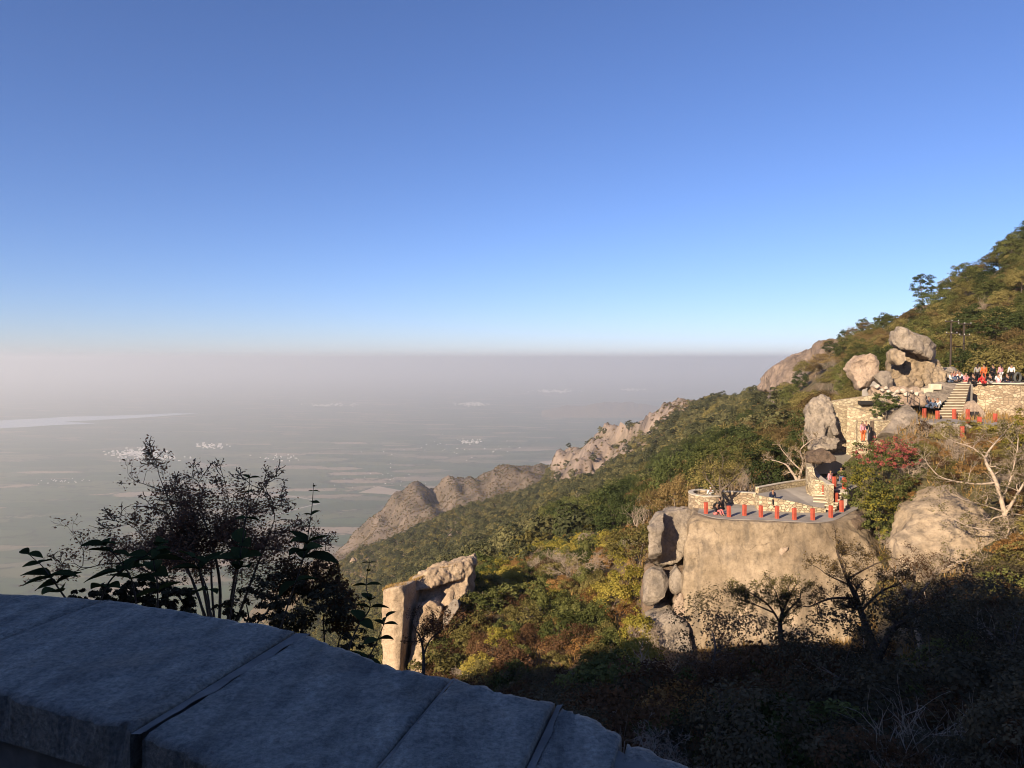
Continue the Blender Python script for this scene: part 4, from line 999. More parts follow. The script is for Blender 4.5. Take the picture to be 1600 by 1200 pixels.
# tall retaining walls in the middle
def face_wall(name, pts, zb, mat, label, th=.6):
    """pts: (px, py, Y) along the top edge; zb: foot height"""
    q = [P(*p) for p in pts]; path = [(a.x, a.y) for a in q]; zt = [a.z for a in q]
    return wall(name, path, th, zb, max(zt), mat, label, 0, ztop=zt)
face_wall('tall_stone_wall', [(1296,627,66.8),(1330,622,66.8),(1366,617,66.6),(1384,622,66.6)], -11.5, M_MAS, 'tall cream stone wall between the furrowed rock and the dark shrub')
face_wall('long_stone_wall', [(1326,634,66.0),(1345,640,65.2),(1362,648,64.8),(1376,650,64.8)], -11.0, M_MAS, 'middle cream stone wall stepping down below the dark window slit')
face_wall('front_stone_wall', [(1339,656,63.6),(1368,657,63.2),(1400,656,63.6)], -11.2, M_MAS, 'lower cream stone wall with a brown drain stain above the creeper')
bm = bmesh.new(); q = P(1352,629,66.2); bm_box(bm, q, (1.1, .5, .32)); tag(link('window_slit', from_bm('window_slit', bm), M_IRON), 'dark horizontal slit opening in the tall cream wall', 'opening')
bm = bmesh.new(); q = P(1361,676,63.0); bm_box(bm, (q.x, q.y - .12, q.z), (.28, .2, 2.0), 0, .04); tag(link('buttress', from_bm('buttress', bm), M_ROCK_DARK), 'narrow brown upright rib on the lower cream wall', 'buttress')
# upper terrace, stair and round bastion
up = [xy(1432,658,ZU), xy(1470,662,ZU), xy(1520,663,ZU), xy(1570,666,ZU), xy(1575,640,ZU), xy(1500,634,ZU), xy(1430,640,ZU)]
tag(link('terrace_floor', prism_mesh('terrace_floor', up, ZU - .3, ZU), M_PAVE), kind='structure')
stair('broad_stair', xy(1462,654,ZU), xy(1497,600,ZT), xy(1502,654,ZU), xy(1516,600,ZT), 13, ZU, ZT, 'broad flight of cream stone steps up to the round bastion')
bc = Vector((*xy(1566, 596, ZT), 0)); bc.y = 71.4; bc.x = (1566 - 800) / F * 71.4; BR = 4.3
ring = []
for k in range(28):
    a = math.radians(150 + 240 * k / 27); ring.append((bc.x + BR * math.cos(a), bc.y + BR * .95 * math.sin(a)))
e = empty('round_bastion', (bc.x, bc.y, -9)); tag(e, 'round buff stone bastion with people on top', 'bastion'); inv = Matrix.Translation((-bc.x, -bc.y, 9))
o = link('masonry', prism_mesh('masonry', ring + [(bc.x + BR, bc.y + 6), (bc.x - BR, bc.y + 6)], -9, ZT - .03), M_MAS2, e); o.matrix_parent_inverse = inv
o = link('paving', prism_mesh('paving', [tuple(bc.xy + (Vector(p) - bc.xy) * .9) for p in ring] + [(bc.x + BR, bc.y + 5.5), (bc.x - BR, bc.y + 5.5)], ZT - .025, ZT + .0), M_PAVE, e); o.matrix_parent_inverse = inv
o = link('coping', path_wall_mesh('coping', ring, .5, ZT - .028, ZT + .1), M_COPE, e); o.matrix_parent_inverse = inv
tag(link('platform_floor', prism_mesh('platform_floor', [xy(1478,598,ZT), xy(1520,600,ZT), (bc.x - BR * .8, bc.y + 9), (bc.x - BR - 5, bc.y + 9)], ZT - 2, ZT - .01), M_PAVE), kind='structure')
for (px, py, w) in ((1461, 601, 1.0), (1449, 608, .9)):
    bm = bmesh.new(); q = P(px, py, 68.8); bm_box(bm, (q.x, q.y, q.z - .2), (w, .5, .55), 0, .03)
    tag(link('stone_ledge', from_bm('stone_ledge', bm), M_STEP), 'cream block ledge %s beside the head of the stair' % ('with a hole' if px > 1455 else 'stepping down'), 'ledge')
# red posts
pm = bmesh.new(); bm_box(pm, (0, 0, .45), (.25, .25, .9), 0, .02); pm = from_bm('red_post', pm); pm.materials.append(M_RED)
def post(px, py, z, label, h=1.0, tilt=0.0, group=None):
    x, y = xy(px, py, z); o = link('red_post', pm, None, None, (x, y, z - .02)); o.scale = (1, 1, h); o.rotation_euler = (tilt, tilt * .6, .25)
    return tag(o, label, 'post', group)
LOW = [(1103,802.5),(1139,807.5),(1163,805.5),(1189,808),(1214,810),(1241,812),(1270,812.5),(1298,808.5),(1315,799.5)]
ords = ['first', 'second', 'third', 'fourth', 'fifth', 'sixth', 'seventh', 'eighth', 'ninth']
for i, (px, py) in enumerate(LOW):
    post(px, py, ZL, 'red square post, %s along the lower terrace edge from the curved bastion wall' % ords[i], (1.0, .95, .95, 1, 1.05, 1.0, .98, 1.02, 1.0)[i], RNG.uniform(-.03, .03), 'red posts of the lower terrace')
UPP = [(1444,652.5),(1465,655),(1491,654.5),(1512,655),(1554.5,659)]
for i, (px, py) in enumerate(UPP):
    post(px, py, ZU, 'red square post, %s along the upper terrace edge from the iron railing' % ords[i], (.95, .85, 1, 1, .8)[i], RNG.uniform(-.03, .03), 'red posts of the upper terrace')
for (px, py, z, lab) in ((1285.5,776,ZL + .8,'red post halfway up the steps on their wall side'), (1303,766,ZL + 1.3,'tall red post at the top of the steps'), (1301,785,ZL + .45,'red post low beside the steps, left of its pair'), (1306,788,ZL + .4,'red post low beside the steps, right of its pair'), (1319,764,ZB,'red post half hidden by the creeper at the top of the steps')):
    post(px, py, z, lab, 1.05 if 'tall' not in lab else 1.25, 0, 'red posts of the steps')
for (px, py, Y, lab) in ((1512,674,60,'red post below the upper terrace behind dry twigs, beside a lower one'), (1503,686,58,'red post lowest on the bank below the upper terrace'), (1530,673,60,'red post behind dry twigs below the stair boulder')):
    q = P(px, py, Y); q.z = ground(px, Y) - .05; o = link('red_post', pm, None, None, tuple(q)); tag(o, lab, 'post', 'red posts below the upper terrace')
# iron railing above the sloping slab
e = empty('iron_railing', P(1437,640,64.6)); tag(e, 'thin dark iron railing descending beside the seated group', 'railing')
qs = [P(1418,628,66.4), P(1428,634,65.4), P(1437,640,64.6)]
for q in qs:
    o = link('rail_post', seg_mesh('rail_post', [(q - Vector((0, 0, .05)), q + Vector((0, 0, .95)), .035, .03)], M_IRON), None, e); o.matrix_parent_inverse = Matrix.Translation(-Vector(qs[2]))
for dz in (.92, .5):
    o = link('rail', seg_mesh('rail', [(qs[i] + Vector((0, 0, dz)), qs[i + 1] + Vector((0, 0, dz)), .025, .025) for i in range(2)], M_IRON), None, e); o.matrix_parent_inverse = Matrix.Translation(-Vector(qs[2]))
e = empty('iron_railing', P(1086,778,60)); tag(e, 'thin wire railing on the curved bastion wall', 'railing')
qs = [P(1087,778,60.6), P(1103,781,59.6)]
for q in qs:
    o = link('rail_post', seg_mesh('rail_post', [(q - Vector((0, 0, .3)), q + Vector((0, 0, 1.0)), .03, .025)], M_IRON), None, e); o.matrix_parent_inverse = Matrix.Translation(-P(1086,778,60))
for dz in (.95, .55):
    o = link('rail', seg_mesh('rail', [(qs[0] + Vector((0, 0, dz)), qs[1] + Vector((0, 0, dz)), .018, .018)], M_IRON), None, e); o.matrix_parent_inverse = Matrix.Translation(-P(1086,778,60))
# dark panels added for the shade of two openings by the stair boulder
for (px, lab) in ((1520, 'narrow dark panel standing in for an opening by the stair boulder, left of its pair'), (1528, 'narrow dark panel standing in for an opening by the stair boulder, right of its pair')):
    bm = bmesh.new(); bm_box(bm, (0, 0, .38), (.36, .08, .8), 0, .015); o = link('dark_board', from_bm('dark_board', bm), M_IRON, None, P(px, 657, 64.0)); o.rotation_euler = (-.2, 0, 0); tag(o, lab, 'panel', 'dark panels standing in for openings by the stair')
# power poles on the hill
M_WOODPOLE = simple('dark_timber', (0.06, 0.045, 0.035), .9, .2, 4); M_INS = simple('white_porcelain', (.7, .68, .63), .4, .05)
def pole(px, py, Y, h, label):
    e = empty('power_pole', P(px, py, Y)); tag(e, label, 'pole', 'power poles behind the balanced rocks')
    link('shaft', seg_mesh('shaft', [(Vector((0, 0, -3.5)), Vector((0, 0, h)), .12, .09)], M_WOODPOLE), None, e)
    for (z, w) in ((h - .15, 1.5), (h - 1.4, 1.2)):
        bm = bmesh.new(); bm_box(bm, (0, -.12, z), (w, .1, .1)); link('crossarm', from_bm('crossarm', bm), M_WOODPOLE, e)
        for s in (-.45, 0, .45):
            o = link('insulator', seg_mesh('insulator', [(Vector((s * w, -.12, z + .05)), Vector((s * w, -.12, z + .16)), .035, .03)], M_INS), None, e)
    return e
pole(1485, 577, 78, 5.2, 'nearer dark power pole with two crossarms behind the balanced rocks'); pole(1505, 580, 82, 5.4, 'farther dark power pole linked to its neighbour by a brace')
e = link('pole_brace', seg_mesh('pole_brace', [(P(1485,541,78), P(1505,541,82), .05, .05)], M_WOODPOLE), None); tag(e, 'horizontal brace between the two dark power poles', 'brace')
# ---------------------------------------------------------------- people
M_SKIN = simple('brown_skin', (0.30, 0.17, 0.11), .6, .05); M_HAIR = simple('black_hair', (0.012, 0.010, 0.009), .5, .1)
def skin_eval(name, verts, edges, radii, sub=1):
    me = bpy.data.meshes.new(name); me.from_pydata([tuple(v) for v in verts], edges, []); me.update()
    o = bpy.data.objects.new(name, me); COL.objects.link(o)
    md = o.modifiers.new('skin', 'SKIN'); md.use_smooth_shade = True
    if not me.skin_vertices: 
        bpy.context.view_layer.objects.active = o
    sv = me.skin_vertices[0].data
    for i, r in enumerate(radii):
        sv[i].radius = (r, r) if not isinstance(r, tuple) else r
    sv[0].use_root = True
    ss = o.modifiers.new('sub', 'SUBSURF'); ss.levels = sub; ss.render_levels = sub
    dg = bpy.context.evaluated_depsgraph_get(); out = bpy.data.meshes.new_from_object(o.evaluated_get(dg))
    bpy.data.objects.remove(o); bpy.data.meshes.remove(me); out.materials.clear(); out.name = name
    return out
def joints(pose):
    """metres, facing -Y; origin under the pelvis on the floor or the seat"""
    J = {}
    hip = .90 if pose in ('stand', 'reach') else .10
    lean = .0 if pose == 'stand' else (.10 if pose == 'sit' else .05)
    J['pelvis'] = (0, 0, hip); J['waist'] = (0, -lean * .4, hip + .18); J['chest'] = (0, -lean, hip + .40); J['neck'] = (0, -lean * 1.3, hip + .56)
    J['jaw'] = (0, -lean * 1.5 - .02, hip + .64); J['crown'] = (0, -lean * 1.6 - .01, hip + .78)
    for s, n in ((-1, 'r'), (1, 'l')):
        J['sh' + n] = (s * .19, -lean, hip + .48)
        if pose == 'stand': J['el' + n] = (s * .25, .02, hip + .22); J['wr' + n] = (s * .26, -.10, hip - .02)
        elif pose == 'reach': J['el' + n] = (s * .27, -.10, hip + .24); J['wr' + n] = (s * .12, -.30, hip + .36)
        else: J['el' + n] = (s * .25, -.10, hip + .22); J['wr' + n] = (s * .14, -.34, hip + .12)
        J['hp' + n] = (s * .10, 0, hip - .04)
        if pose in ('stand', 'reach'):
            J['kn' + n] = (s * .11, -.03 - (.05 if s > 0 else 0), .48); J['an' + n] = (s * .11, .02 - (.03 if s > 0 else 0), .07); J['to' + n] = (s * .13, -.16, .03)
        elif pose == 'sit':
            J['kn' + n] = (s * .13, -.42, hip + .02); J['an' + n] = (s * .12, -.44, hip - .42); J['to' + n] = (s * .13, -.62, hip - .47)
        else:   # seated on the ground, knees up
            J['kn' + n] = (s * .15, -.40, hip + .34); J['an' + n] = (s * .13, -.56, hip - .03); J['to' + n] = (s * .14, -.74, hip - .06)
    return J
BODY = {}
def body_meshes(pose):
    J = joints(pose)
    names = ['pelvis', 'waist', 'chest', 'neck', 'jaw', 'crown', 'shl', 'ell', 'wrl', 'shr', 'elr', 'wrr', 'hpl', 'knl', 'anl', 'tol', 'hpr', 'knr', 'anr', 'tor']
    ix = {n: i for i, n in enumerate(names)}
    E = [('pelvis', 'waist'), ('waist', 'chest'), ('chest', 'neck'), ('neck', 'jaw'), ('jaw', 'crown')]
    for n in 'lr': E += [('chest', 'sh' + n), ('sh' + n, 'el' + n), ('el' + n, 'wr' + n), ('pelvis', 'hp' + n), ('hp' + n, 'kn' + n), ('kn' + n, 'an' + n), ('an' + n, 'to' + n)]
    R = {'pelvis': (.15, .11), 'waist': (.13, .09), 'chest': (.16, .11), 'neck': .055, 'jaw': .075, 'crown': .085, 'sh': .065, 'el': .045, 'wr': .034, 'hp': .085, 'kn': .06, 'an': .042, 'to': .038}
    rad = [R.get(n, R.get(n[:2])) for n in names]
    body = skin_eval('body', [J[n] for n in names], [(ix[a], ix[b]) for a, b in E], rad)
    # hands with five fingers, nose and ears, joined to the body
    segs = []
    for n in 'lr':
        w = Vector(J['wr' + n]); d = (w - Vector(J['el' + n])).normalized(); side = Vector((0, 0, 1)).cross(d).normalized() if abs(d.z) < .9 else Vector((0, 1, 0))
        palm = w + d * .09; segs.append((w, palm, .033, .038))
        for k, (f, l) in enumerate(((-1.2, .065), (-.4, .08), (.4, .075), (1.2, .06))):
            b0 = palm + side * f * .02; m = b0 + d * l * .55 + Vector((0, -.006, -.008)); segs.append((b0, m, .010, .009)); segs.append((m, m + (d * .7 + Vector((0, 0, -.5))) * l * .45, .009, .007))
        t0 = w + d * .03 + side * .028; segs.append((t0, t0 + (d * .6 + side * .8).normalized() * .055, .012, .009))
    hd = (Vector(J['jaw']) + Vector(J['crown'])) / 2
    segs.append((hd + Vector((0, -.085, .0)), hd + Vector((0, -.115, -.025)), .016, .018))
    for s in (-1, 1): segs.append((hd + Vector((s * .08, 0, -.03)), hd + Vector((s * .088, .01, .03)), .018, .02))
    bm = bmesh.new(); bm.from_mesh(body); V, Fc = tubes(segs); t = bpy.data.meshes.new('t'); t.from_pydata(V, [], Fc); bm.from_mesh(t); bm.to_mesh(body); bm.free(); bpy.data.meshes.remove(t)
    def sub(nodes, edges, grow_, over={}):
        ii = {n: i for i, n in enumerate(nodes)}
        rr = []
        for n in nodes:
            r = over.get(n, R.get(n, R.get(n[:2]))); rr.append(tuple(x + grow_ for x in r) if isinstance(r, tuple) else r + grow_)
        return skin_eval('cloth', [J[n] for n in nodes], [(ii[a], ii[b]) for a, b in edges], rr)
    top = sub(['chest', 'waist', 'pelvis', 'shl', 'ell', 'wrl', 'shr', 'elr', 'wrr'], [('chest', 'waist'), ('waist', 'pelvis')] + [('chest', 'sh' + n) for n in 'lr'] + [('sh' + n, 'el' + n) for n in 'lr'] + [('el' + n, 'wr' + n) for n in 'lr'], .022)
    legs = sub(['pelvis', 'hpl', 'knl', 'anl', 'hpr', 'knr', 'anr'], [('pelvis', 'hp' + n) for n in 'lr'] + [('hp' + n, 'kn' + n) for n in 'lr'] + [('kn' + n, 'an' + n) for n in 'lr'], .018)
    ss = []
    for n in 'lr': ss.append((Vector(J['an' + n]) + Vector((0, .05, -.03)), Vector(J['to' + n]) + Vector((0, -.02, -.005)), .05, .042))
    shoes = seg_mesh('shoes', ss, M_IRON)
    cr = Vector(J['crown']); nk = Vector(J['neck'])
    hair = skin_eval('hair', [cr + Vector((0, .02, .012)), cr + Vector((0, .045, -.05)), cr + Vector((0, .055, -.12))], [(0, 1), (1, 2)], [.09, .085, .06])
    longh = skin_eval('hair', [cr + Vector((0, .02, .012)), cr + Vector((0, .05, -.06)), nk + Vector((0, .08, .0)), nk + Vector((0, .11, -.18))], [(0, 1), (1, 2), (2, 3)], [.092, .09, .07, .05])
    BODY[pose] = (body, top, legs, shoes, hair, longh)
for p_ in ('stand', 'reach', 'sit', 'floor'): body_meshes(p_)
CLOTH = {}
def cloth(c):
    if c not in CLOTH: CLOTH[c] = simple('cloth_%d' % len(CLOTH), c, .9, .12, 9)
    return CLOTH[c]
WHITE, BLACK, NAVY, DENIM, RED, PINK, ORANGE, GREY, ROSE = (.62, .60, .57), (.015, .015, .018), (.02, .025, .05), (.08, .11, .17), (.48, .04, .035), (.62, .28, .30), (.60, .13, .04), (.25, .24, .23), (.55, .17, .16)
def person(px, py, Y, pose, face, top, legs, label, group, long=False, s=1.0, hat=None):
    """px, py: where the feet (standing) or the seat touch; face: degrees, 0 looks at the camera"""
    e = empty('person', P(px, py, Y), math.radians(face)); e.scale = (s, s, s); tag(e, label, 'person', group)
    b, t, l, sh, h, lh = BODY[pose]
    for nm, me, mt in (('body', b, M_SKIN), ('shirt', t, cloth(top)), ('trousers', l, cloth(legs)), ('shoes', sh, M_IRON), ('hair' if not hat else 'cap', lh if long else h, M_HAIR if not hat else cloth(hat))):
        if len(me.materials) == 0: me.materials.append(None)
        o = link(nm, me, None, e)
        o.material_slots[0].link = 'OBJECT'; o.material_slots[0].material = mt
    return e
G1, G2, G3, G4 = 'people on the lower terrace', 'people on the path', 'people seated by the stair', 'people on top of the round bastion'
person(1110, 778.5, 58.9, 'sit', 160, WHITE, GREY, 'person in a white top and white cap sitting on the curved bastion wall', G1, hat=WHITE)
person(1121, 792, 58.2, 'floor', -60, RED, BLACK, 'person in a red top leaning under the terrace tree', G1)
person(1126, 795, 57.4, 'floor', -120, BLACK, BLACK, 'person all in black crouching under the terrace tree', G1)
person(1119, 804, 55.8, 'floor', 40, BLACK, ROSE, 'person in black with pink trousers sitting at the terrace edge between two red posts', G1)
person(1206, 781.5, 57.3, 'sit', 10, NAVY, BLACK, 'person in a navy jacket sitting on the front wall of the raised platform', G1)
person(1297, 766, 61.5, 'stand', 30, PINK, GREY, 'person in a pale pink top standing at the top of the steps', G2, True)
person(1314, 761, 62.6, 'stand', -20, BLACK, DENIM, 'person in a black jacket standing beside the pink-topped one', G2)
person(1284, 712, 65, 'floor', 20, RED, BLACK, 'person in dark red seated under the overhanging rock', G2, s=.95)
person(1291, 711, 65.4, 'floor', -30, GREY, NAVY, 'person in grey seated under the overhanging rock', G2, s=.95)
person(1348, 690, 61.4, 'stand', 20, PINK, ORANGE, 'person in pink with an orange skirt walking above the flowering creeper', G2, True)
person(1353, 689, 61.6, 'stand', -30, BLACK, GREY, 'person in a black top just behind the one in pink and orange', G2)
person(1450, 635, 66.4, 'floor', 30, NAVY, DENIM, 'person in navy in the group seated beside the broad stair', G3)
person(1457, 637, 66.2, 'floor', -10, BLACK, DENIM, 'person in black and denim in the middle of the group beside the broad stair', G3)
person(1465, 637, 66.2, 'floor', -30, WHITE, GREY, 'person in a white top at the stair side of the seated group', G3)
for i, (px, py, Y, po, fc, tp, lg, lab, lo) in enumerate((
 (1485,596,71.0,'floor',20,WHITE,DENIM,'person in white seated at the far end of the row by the stair head',False),
 (1490,594,71.2,'floor',10,ROSE,NAVY,'person in a rose top seated second in the row by the stair head',True),
 (1495,593,71.4,'floor',0,BLACK,DENIM,'person in black seated in the row by the stair head',False),
 (1499,595,71.0,'floor',-20,WHITE,NAVY,'person in white and navy seated next to the one in black by the stair head',False),
 (1508,597,70.6,'floor',10,PINK,ROSE,'person all in pink seated at the head of the stair',True),
 (1521,598,69.0,'floor',180,BLACK,BLACK,'person in a black jacket sitting on the bastion edge beside the red pair',False),
 (1527,597,70.5,'stand',150,GREY,BLACK,'person in a light grey shawl standing behind the black jackets',True),
 (1537,598,68.4,'floor',185,RED,RED,'person in bright red sitting on the bastion edge',True),
 (1537,597,69.8,'stand',175,ORANGE,ORANGE,'person in an orange-red robe standing tallest on the bastion',False),
 (1547,598,68.3,'floor',170,BLACK,GREY,'person in a dark jacket sitting on the edge next to the bright red one',False),
 (1551,597,70.2,'stand',190,BLACK,BLACK,'person all in black standing behind the edge of the bastion',False),
 (1560,598,68.2,'floor',150,WHITE,PINK,'person in white with pink trousers sitting on the bastion edge',False),
 (1563,597,69.8,'stand',200,PINK,WHITE,'person in a pink scarf standing behind the one in white',True),
 (1574,598,68.4,'floor',180,BLACK,NAVY,'person in black crouching on the bastion edge, near the tyre',False),
 (1580,597,69.6,'stand',160,WHITE,BLACK,'person in a white shirt bending behind the tyre',False))):
    person(px, py, Y, po, fc, tp, lg, lab, G4, lo)
# a spare tyre leaning on the bastion
bm = bmesh.new()
R1, R2, n, k = .42, .11, 24, 8
vv = [[bm.verts.new(((R1 + R2 * math.cos(b * 2 * math.pi / k)) * math.cos(a * 2 * math.pi / n), R2 * math.sin(b * 2 * math.pi / k), (R1 + R2 * math.cos(b * 2 * math.pi / k)) * math.sin(a * 2 * math.pi / n))) for b in range(k)] for a in range(n)]
for a in range(n):
    for b in range(k): bm.faces.new((vv[a][b], vv[(a + 1) % n][b], vv[(a + 1) % n][(b + 1) % k], vv[a][(b + 1) % k]))
o = link('tyre', from_bm('tyre', bm, True), simple('dusty_rubber', (.09, .09, .08), .9, .15), None, P(1590, 590, 68.4)); o.rotation_euler = (0, 0, .4)
tag(o, 'dusty grey tyre standing on the bastion edge', 'tyre')
# ---------------------------------------------------------------- trees with a shape of their own
def nearest_frame(path):
    return [P(*q[:3]) for q in path], [q[3] for q in path]
def limb_tree(name, limbs, label, cat, bark, leafkey=None, seed=0, twig=(0.5, 3, .62, .05), step=0.55, leafn=3, leafs=.05, parts=('limbs', 'foliage'), group=None, lstart=.3, tone=.5, root=True):
    """limbs: polylines of (px, py, Y, radius); twigs sprout along them and carry leaves at their ends"""
    rng = random.Random(seed); rs = np.random.RandomState(seed)
    segs, tips = [], []
    if root:                                   # carry the trunk down to the ground
        b0 = P(*limbs[0][0][:3]); gz = ground(limbs[0][0][0], limbs[0][0][2]) - .15
        if gz < b0.z: segs.append((Vector((b0.x, b0.y, gz)), b0, limbs[0][0][3] * 1.2, limbs[0][0][3]))
    for lb in limbs:
        pts, rad = nearest_frame(lb)
        fine = spl([(p.x, p.y, p.z, r) for p, r in zip(pts, rad)], 5)
        tot = 0; acc = 0
        for i in range(len(fine) - 1):
            a = Vector(fine[i][:3]); b = Vector(fine[i + 1][:3]); segs.append((a, b, fine[i][3], fine[i + 1][3]))
            d = b - a; acc += d.length
            fr = i / (len(fine) - 1)
            while acc > step and fr > lstart:
                acc -= step
                e = (d.normalized() * .5 + Vector((rng.gauss(0, 1), rng.gauss(0, 1), rng.gauss(.25, .7)))).normalized()
                grow(rng, b.copy(), e, twig[0] * rng.uniform(.6, 1.3), max(.004, fine[i][3] * .4), twig[1], segs, tips, twig[2], twig[3], rmin=.25 * leafs * .3 if leafs < .04 else .005)
        grow(rng, Vector(fine[-1][:3]), (Vector(fine[-1][:3]) - Vector(fine[-2][:3])).normalized(), twig[0], fine[-1][3], twig[1], segs, tips, twig[2], twig[3], rmin=.003 if leafs < .04 else .005)
    base = P(*limbs[0][0][:3]); e = empty(name, base); tag(e, label, cat, group)
    inv = Matrix.Translation(-base)
    o = link(parts[0], seg_mesh(parts[0], segs, bark), None, e); o.matrix_parent_inverse = inv
    if leafkey and leafn:
        C, Nn = [], []
        for (p, d) in tips:
            for k in range(leafn):
                q = p - d * rng.uniform(0, twig[0] * .5) + Vector((rng.gauss(0, 1), rng.gauss(0, 1), rng.gauss(0, 1))) * leafs * 1.6; C.append(q[:]); Nn.append((rng.gauss(0, .7), rng.gauss(0, .7), 1))
        C = np.array(C); Nn = unit(np.array(Nn)); tn = np.clip(rs.normal(tone, .25, len(C)), 0, 1)
        o = link(parts[1], leaf_mesh(parts[1], C, Nn, rs.uniform(.6, 1.3, len(C)) * leafs, tn, rs, M_LEAF[leafkey]), None, e); o.matrix_parent_inverse = inv
    return e
def blob_bush(name, blobs, label, cat, leafkey, nleaf, leafs, seed, foot, extra=None, stems=6, bark=None, group=None, fold=.55):
    """blobs: (px, py, Y, radius in metres): a bush of an uneven outline; extra: (blobs, leafkey, n, part name)"""
    rs = np.random.RandomState(seed); rng = random.Random(seed)
    base = P(*foot); base.z = min(base.z, ground(foot[0], foot[2]) - .1) if foot[2] < 10 else base.z
    e = empty(name, base); tag(e, label, cat, group); inv = Matrix.Translation(-base)
    def leaves(bl, key, n, part, size, per=40):
        bl = [(P(b[0], b[1], b[2]), b[3]) for b in bl]; w = np.array([b[1] ** 2 for b in bl]); w /= w.sum()
        C, Nn, T = [], [], []
        for (c, r), ww in zip(bl, w):
            m = max(1, int(n * ww / per)); d = unit(rs.normal(size=(m, 3))); cc = np.array(c) + d * (r * rs.uniform(.45, 1.05, m) ** .6)[:, None]
            o = unit(rs.normal(size=(m * per, 3))); o[:, 2] = np.abs(o[:, 2]) - .2
            q = np.repeat(cc, per, 0) + o * (r * .30 * rs.uniform(.3, 1, m * per))[:, None]
            C.append(q); Nn.append(unit(np.repeat(d, per, 0) * .6 + o * .5 + np.array([0, -.1, .4]) + rs.normal(size=o.shape) * .5)); T.append(np.clip(np.repeat(rs.normal(.5, .18, m), per) + rs.normal(0, .17, m * per), 0, 1))
        C = np.concatenate(C); o = link(part, leaf_mesh(part, C, np.concatenate(Nn), rs.uniform(.6, 1.3, len(C)) * size, np.concatenate(T), rs, M_LEAF[key], fold), None, e); o.matrix_parent_inverse = inv
    leaves(blobs, leafkey, nleaf, 'foliage', leafs)
    if extra:
        for (bl, key, n, part) in extra: leaves(bl, key, n, part, leafs, 12)
    segs = []
    for k in range(stems):
        b = blobs[rng.randrange(len(blobs))]; t = P(b[0], b[1], b[2]); m = (base + t) / 2 + Vector((rng.gauss(0, .2), rng.gauss(0, .2), .1)) * (t - base).length * .3
        r = .05 * (t - base).length / 4; segs += [(base, m, r, r * .7), (m, t, r * .7, r * .2)]
    o = link('stems', seg_mesh('stems', segs, bark or M_BARK), None, e); o.matrix_parent_inverse = inv
    return e
# flowering creeper beside the steps
CB = [(1338,735,54,1.2),(1350,712,55,1.1),(1385,708,55,1.3),(1415,712,55.5,1.1),(1432,730,55,.9),(1330,765,53.5,.9),(1352,770,53,1.5),(1385,760,53,1.6),(1378,800,52.6,1.3),(1398,820,52.4,1.1),(1385,836,52.2,.7),(1410,780,52.8,1.2),(1428,760,53.5,1.0),(1366,820,52.6,.8)]
blob_bush('flowering_creeper', CB, 'big green creeper with crimson flowers along its top beside the steps', 'bush', 'green', 15000, .075, 3, (1400,850,53),
          [([(1345,704,54.6,.6),(1370,698,54.4,.8),(1395,700,54.3,.9),(1415,704,54.4,.8),(1425,716,54.2,.6),(1380,716,53.6,.7),(1405,722,53.4,.6),(1350,722,53.4,.5)], 'flower', 1700, 'flowers'), ([(1385,838,52,.6),(1350,745,52.2,1.0),(1372,790,51.6,1.2)], 'yellow', 1500, 'yellow_leaves')])
blob_bush('dark_creeper', [(1440,770,54.5,1.1),(1436,800,54,1.0),(1425,830,53.5,1.0),(1448,745,55,.9)], 'dark leafy undergrowth in the shade right of the flowering creeper', 'bush', 'dark', 4500, .08, 4, (1430,860,53.4))
# pale bare tree on the right bank
limb_tree('pale_bare_tree', [
 [(1564,950,44.6,.24),(1572,905,45,.20),(1577,860,45.2,.18),(1570,805,45.6,.15),(1556,752,46,.12),(1540,716,46.4,.09),(1562,684,46.6,.05)],
 [(1576,868,45.2,.14),(1600,838,44.6,.11),(1640,796,44,.07)], [(1570,805,45.6,.11),(1592,768,45.2,.08),(1612,735,45,.05)],
 [(1557,754,46,.09),(1530,756,46,.07),(1498,753,46.2,.055),(1468,744,46.4,.04),(1452,728,46.6,.025)], [(1577,880,45,.10),(1542,872,44.6,.07),(1505,876,44.6,.05),(1476,888,44.4,.03)],
 [(1572,905,45,.10),(1606,884,44.4,.08),(1650,870,44,.05)], [(1545,720,46.4,.07),(1520,700,46.6,.05),(1490,690,46.8,.03)], [(1577,850,45.2,.08),(1545,830,45,.06),(1512,822,44.8,.04),(1486,808,44.8,.025)],
 [(1570,800,45.6,.08),(1540,790,45.4,.05),(1510,782,45.4,.03)], [(1566,780,45.8,.08),(1580,745,46,.06),(1590,700,46.2,.04)], [(1577,890,45,.08),(1550,905,44.4,.05),(1515,918,44,.03)]],
 'pale grey tree with long bare limbs and sparse olive leaves over the sunlit boulder', 'tree', M_PALE, 'olive', 5, (.62, 3, .66, .03), .42, 3, .055, ('trunk', 'crown'))
limb_tree('white_limbed_tree', [[(1246,764,63.5,.17),(1244,748,63.6,.14),(1236,736,63.7,.11),(1228,726,63.8,.08),(1212,720,63.8,.05)], [(1246,760,63.5,.15),(1250,742,63.4,.12),(1255,722,63.4,.09),(1250,704,63.6,.06),(1262,692,63.6,.04)], [(1252,735,63.4,.08),(1238,722,63.6,.06),(1226,708,63.8,.04)]],
 'white-limbed nearly leafless tree behind the raised platform', 'tree', M_PALE, 'brown', 6, (.55, 3, .62, .06), .5, 2, .06, ('trunk', 'crown'), root=False)
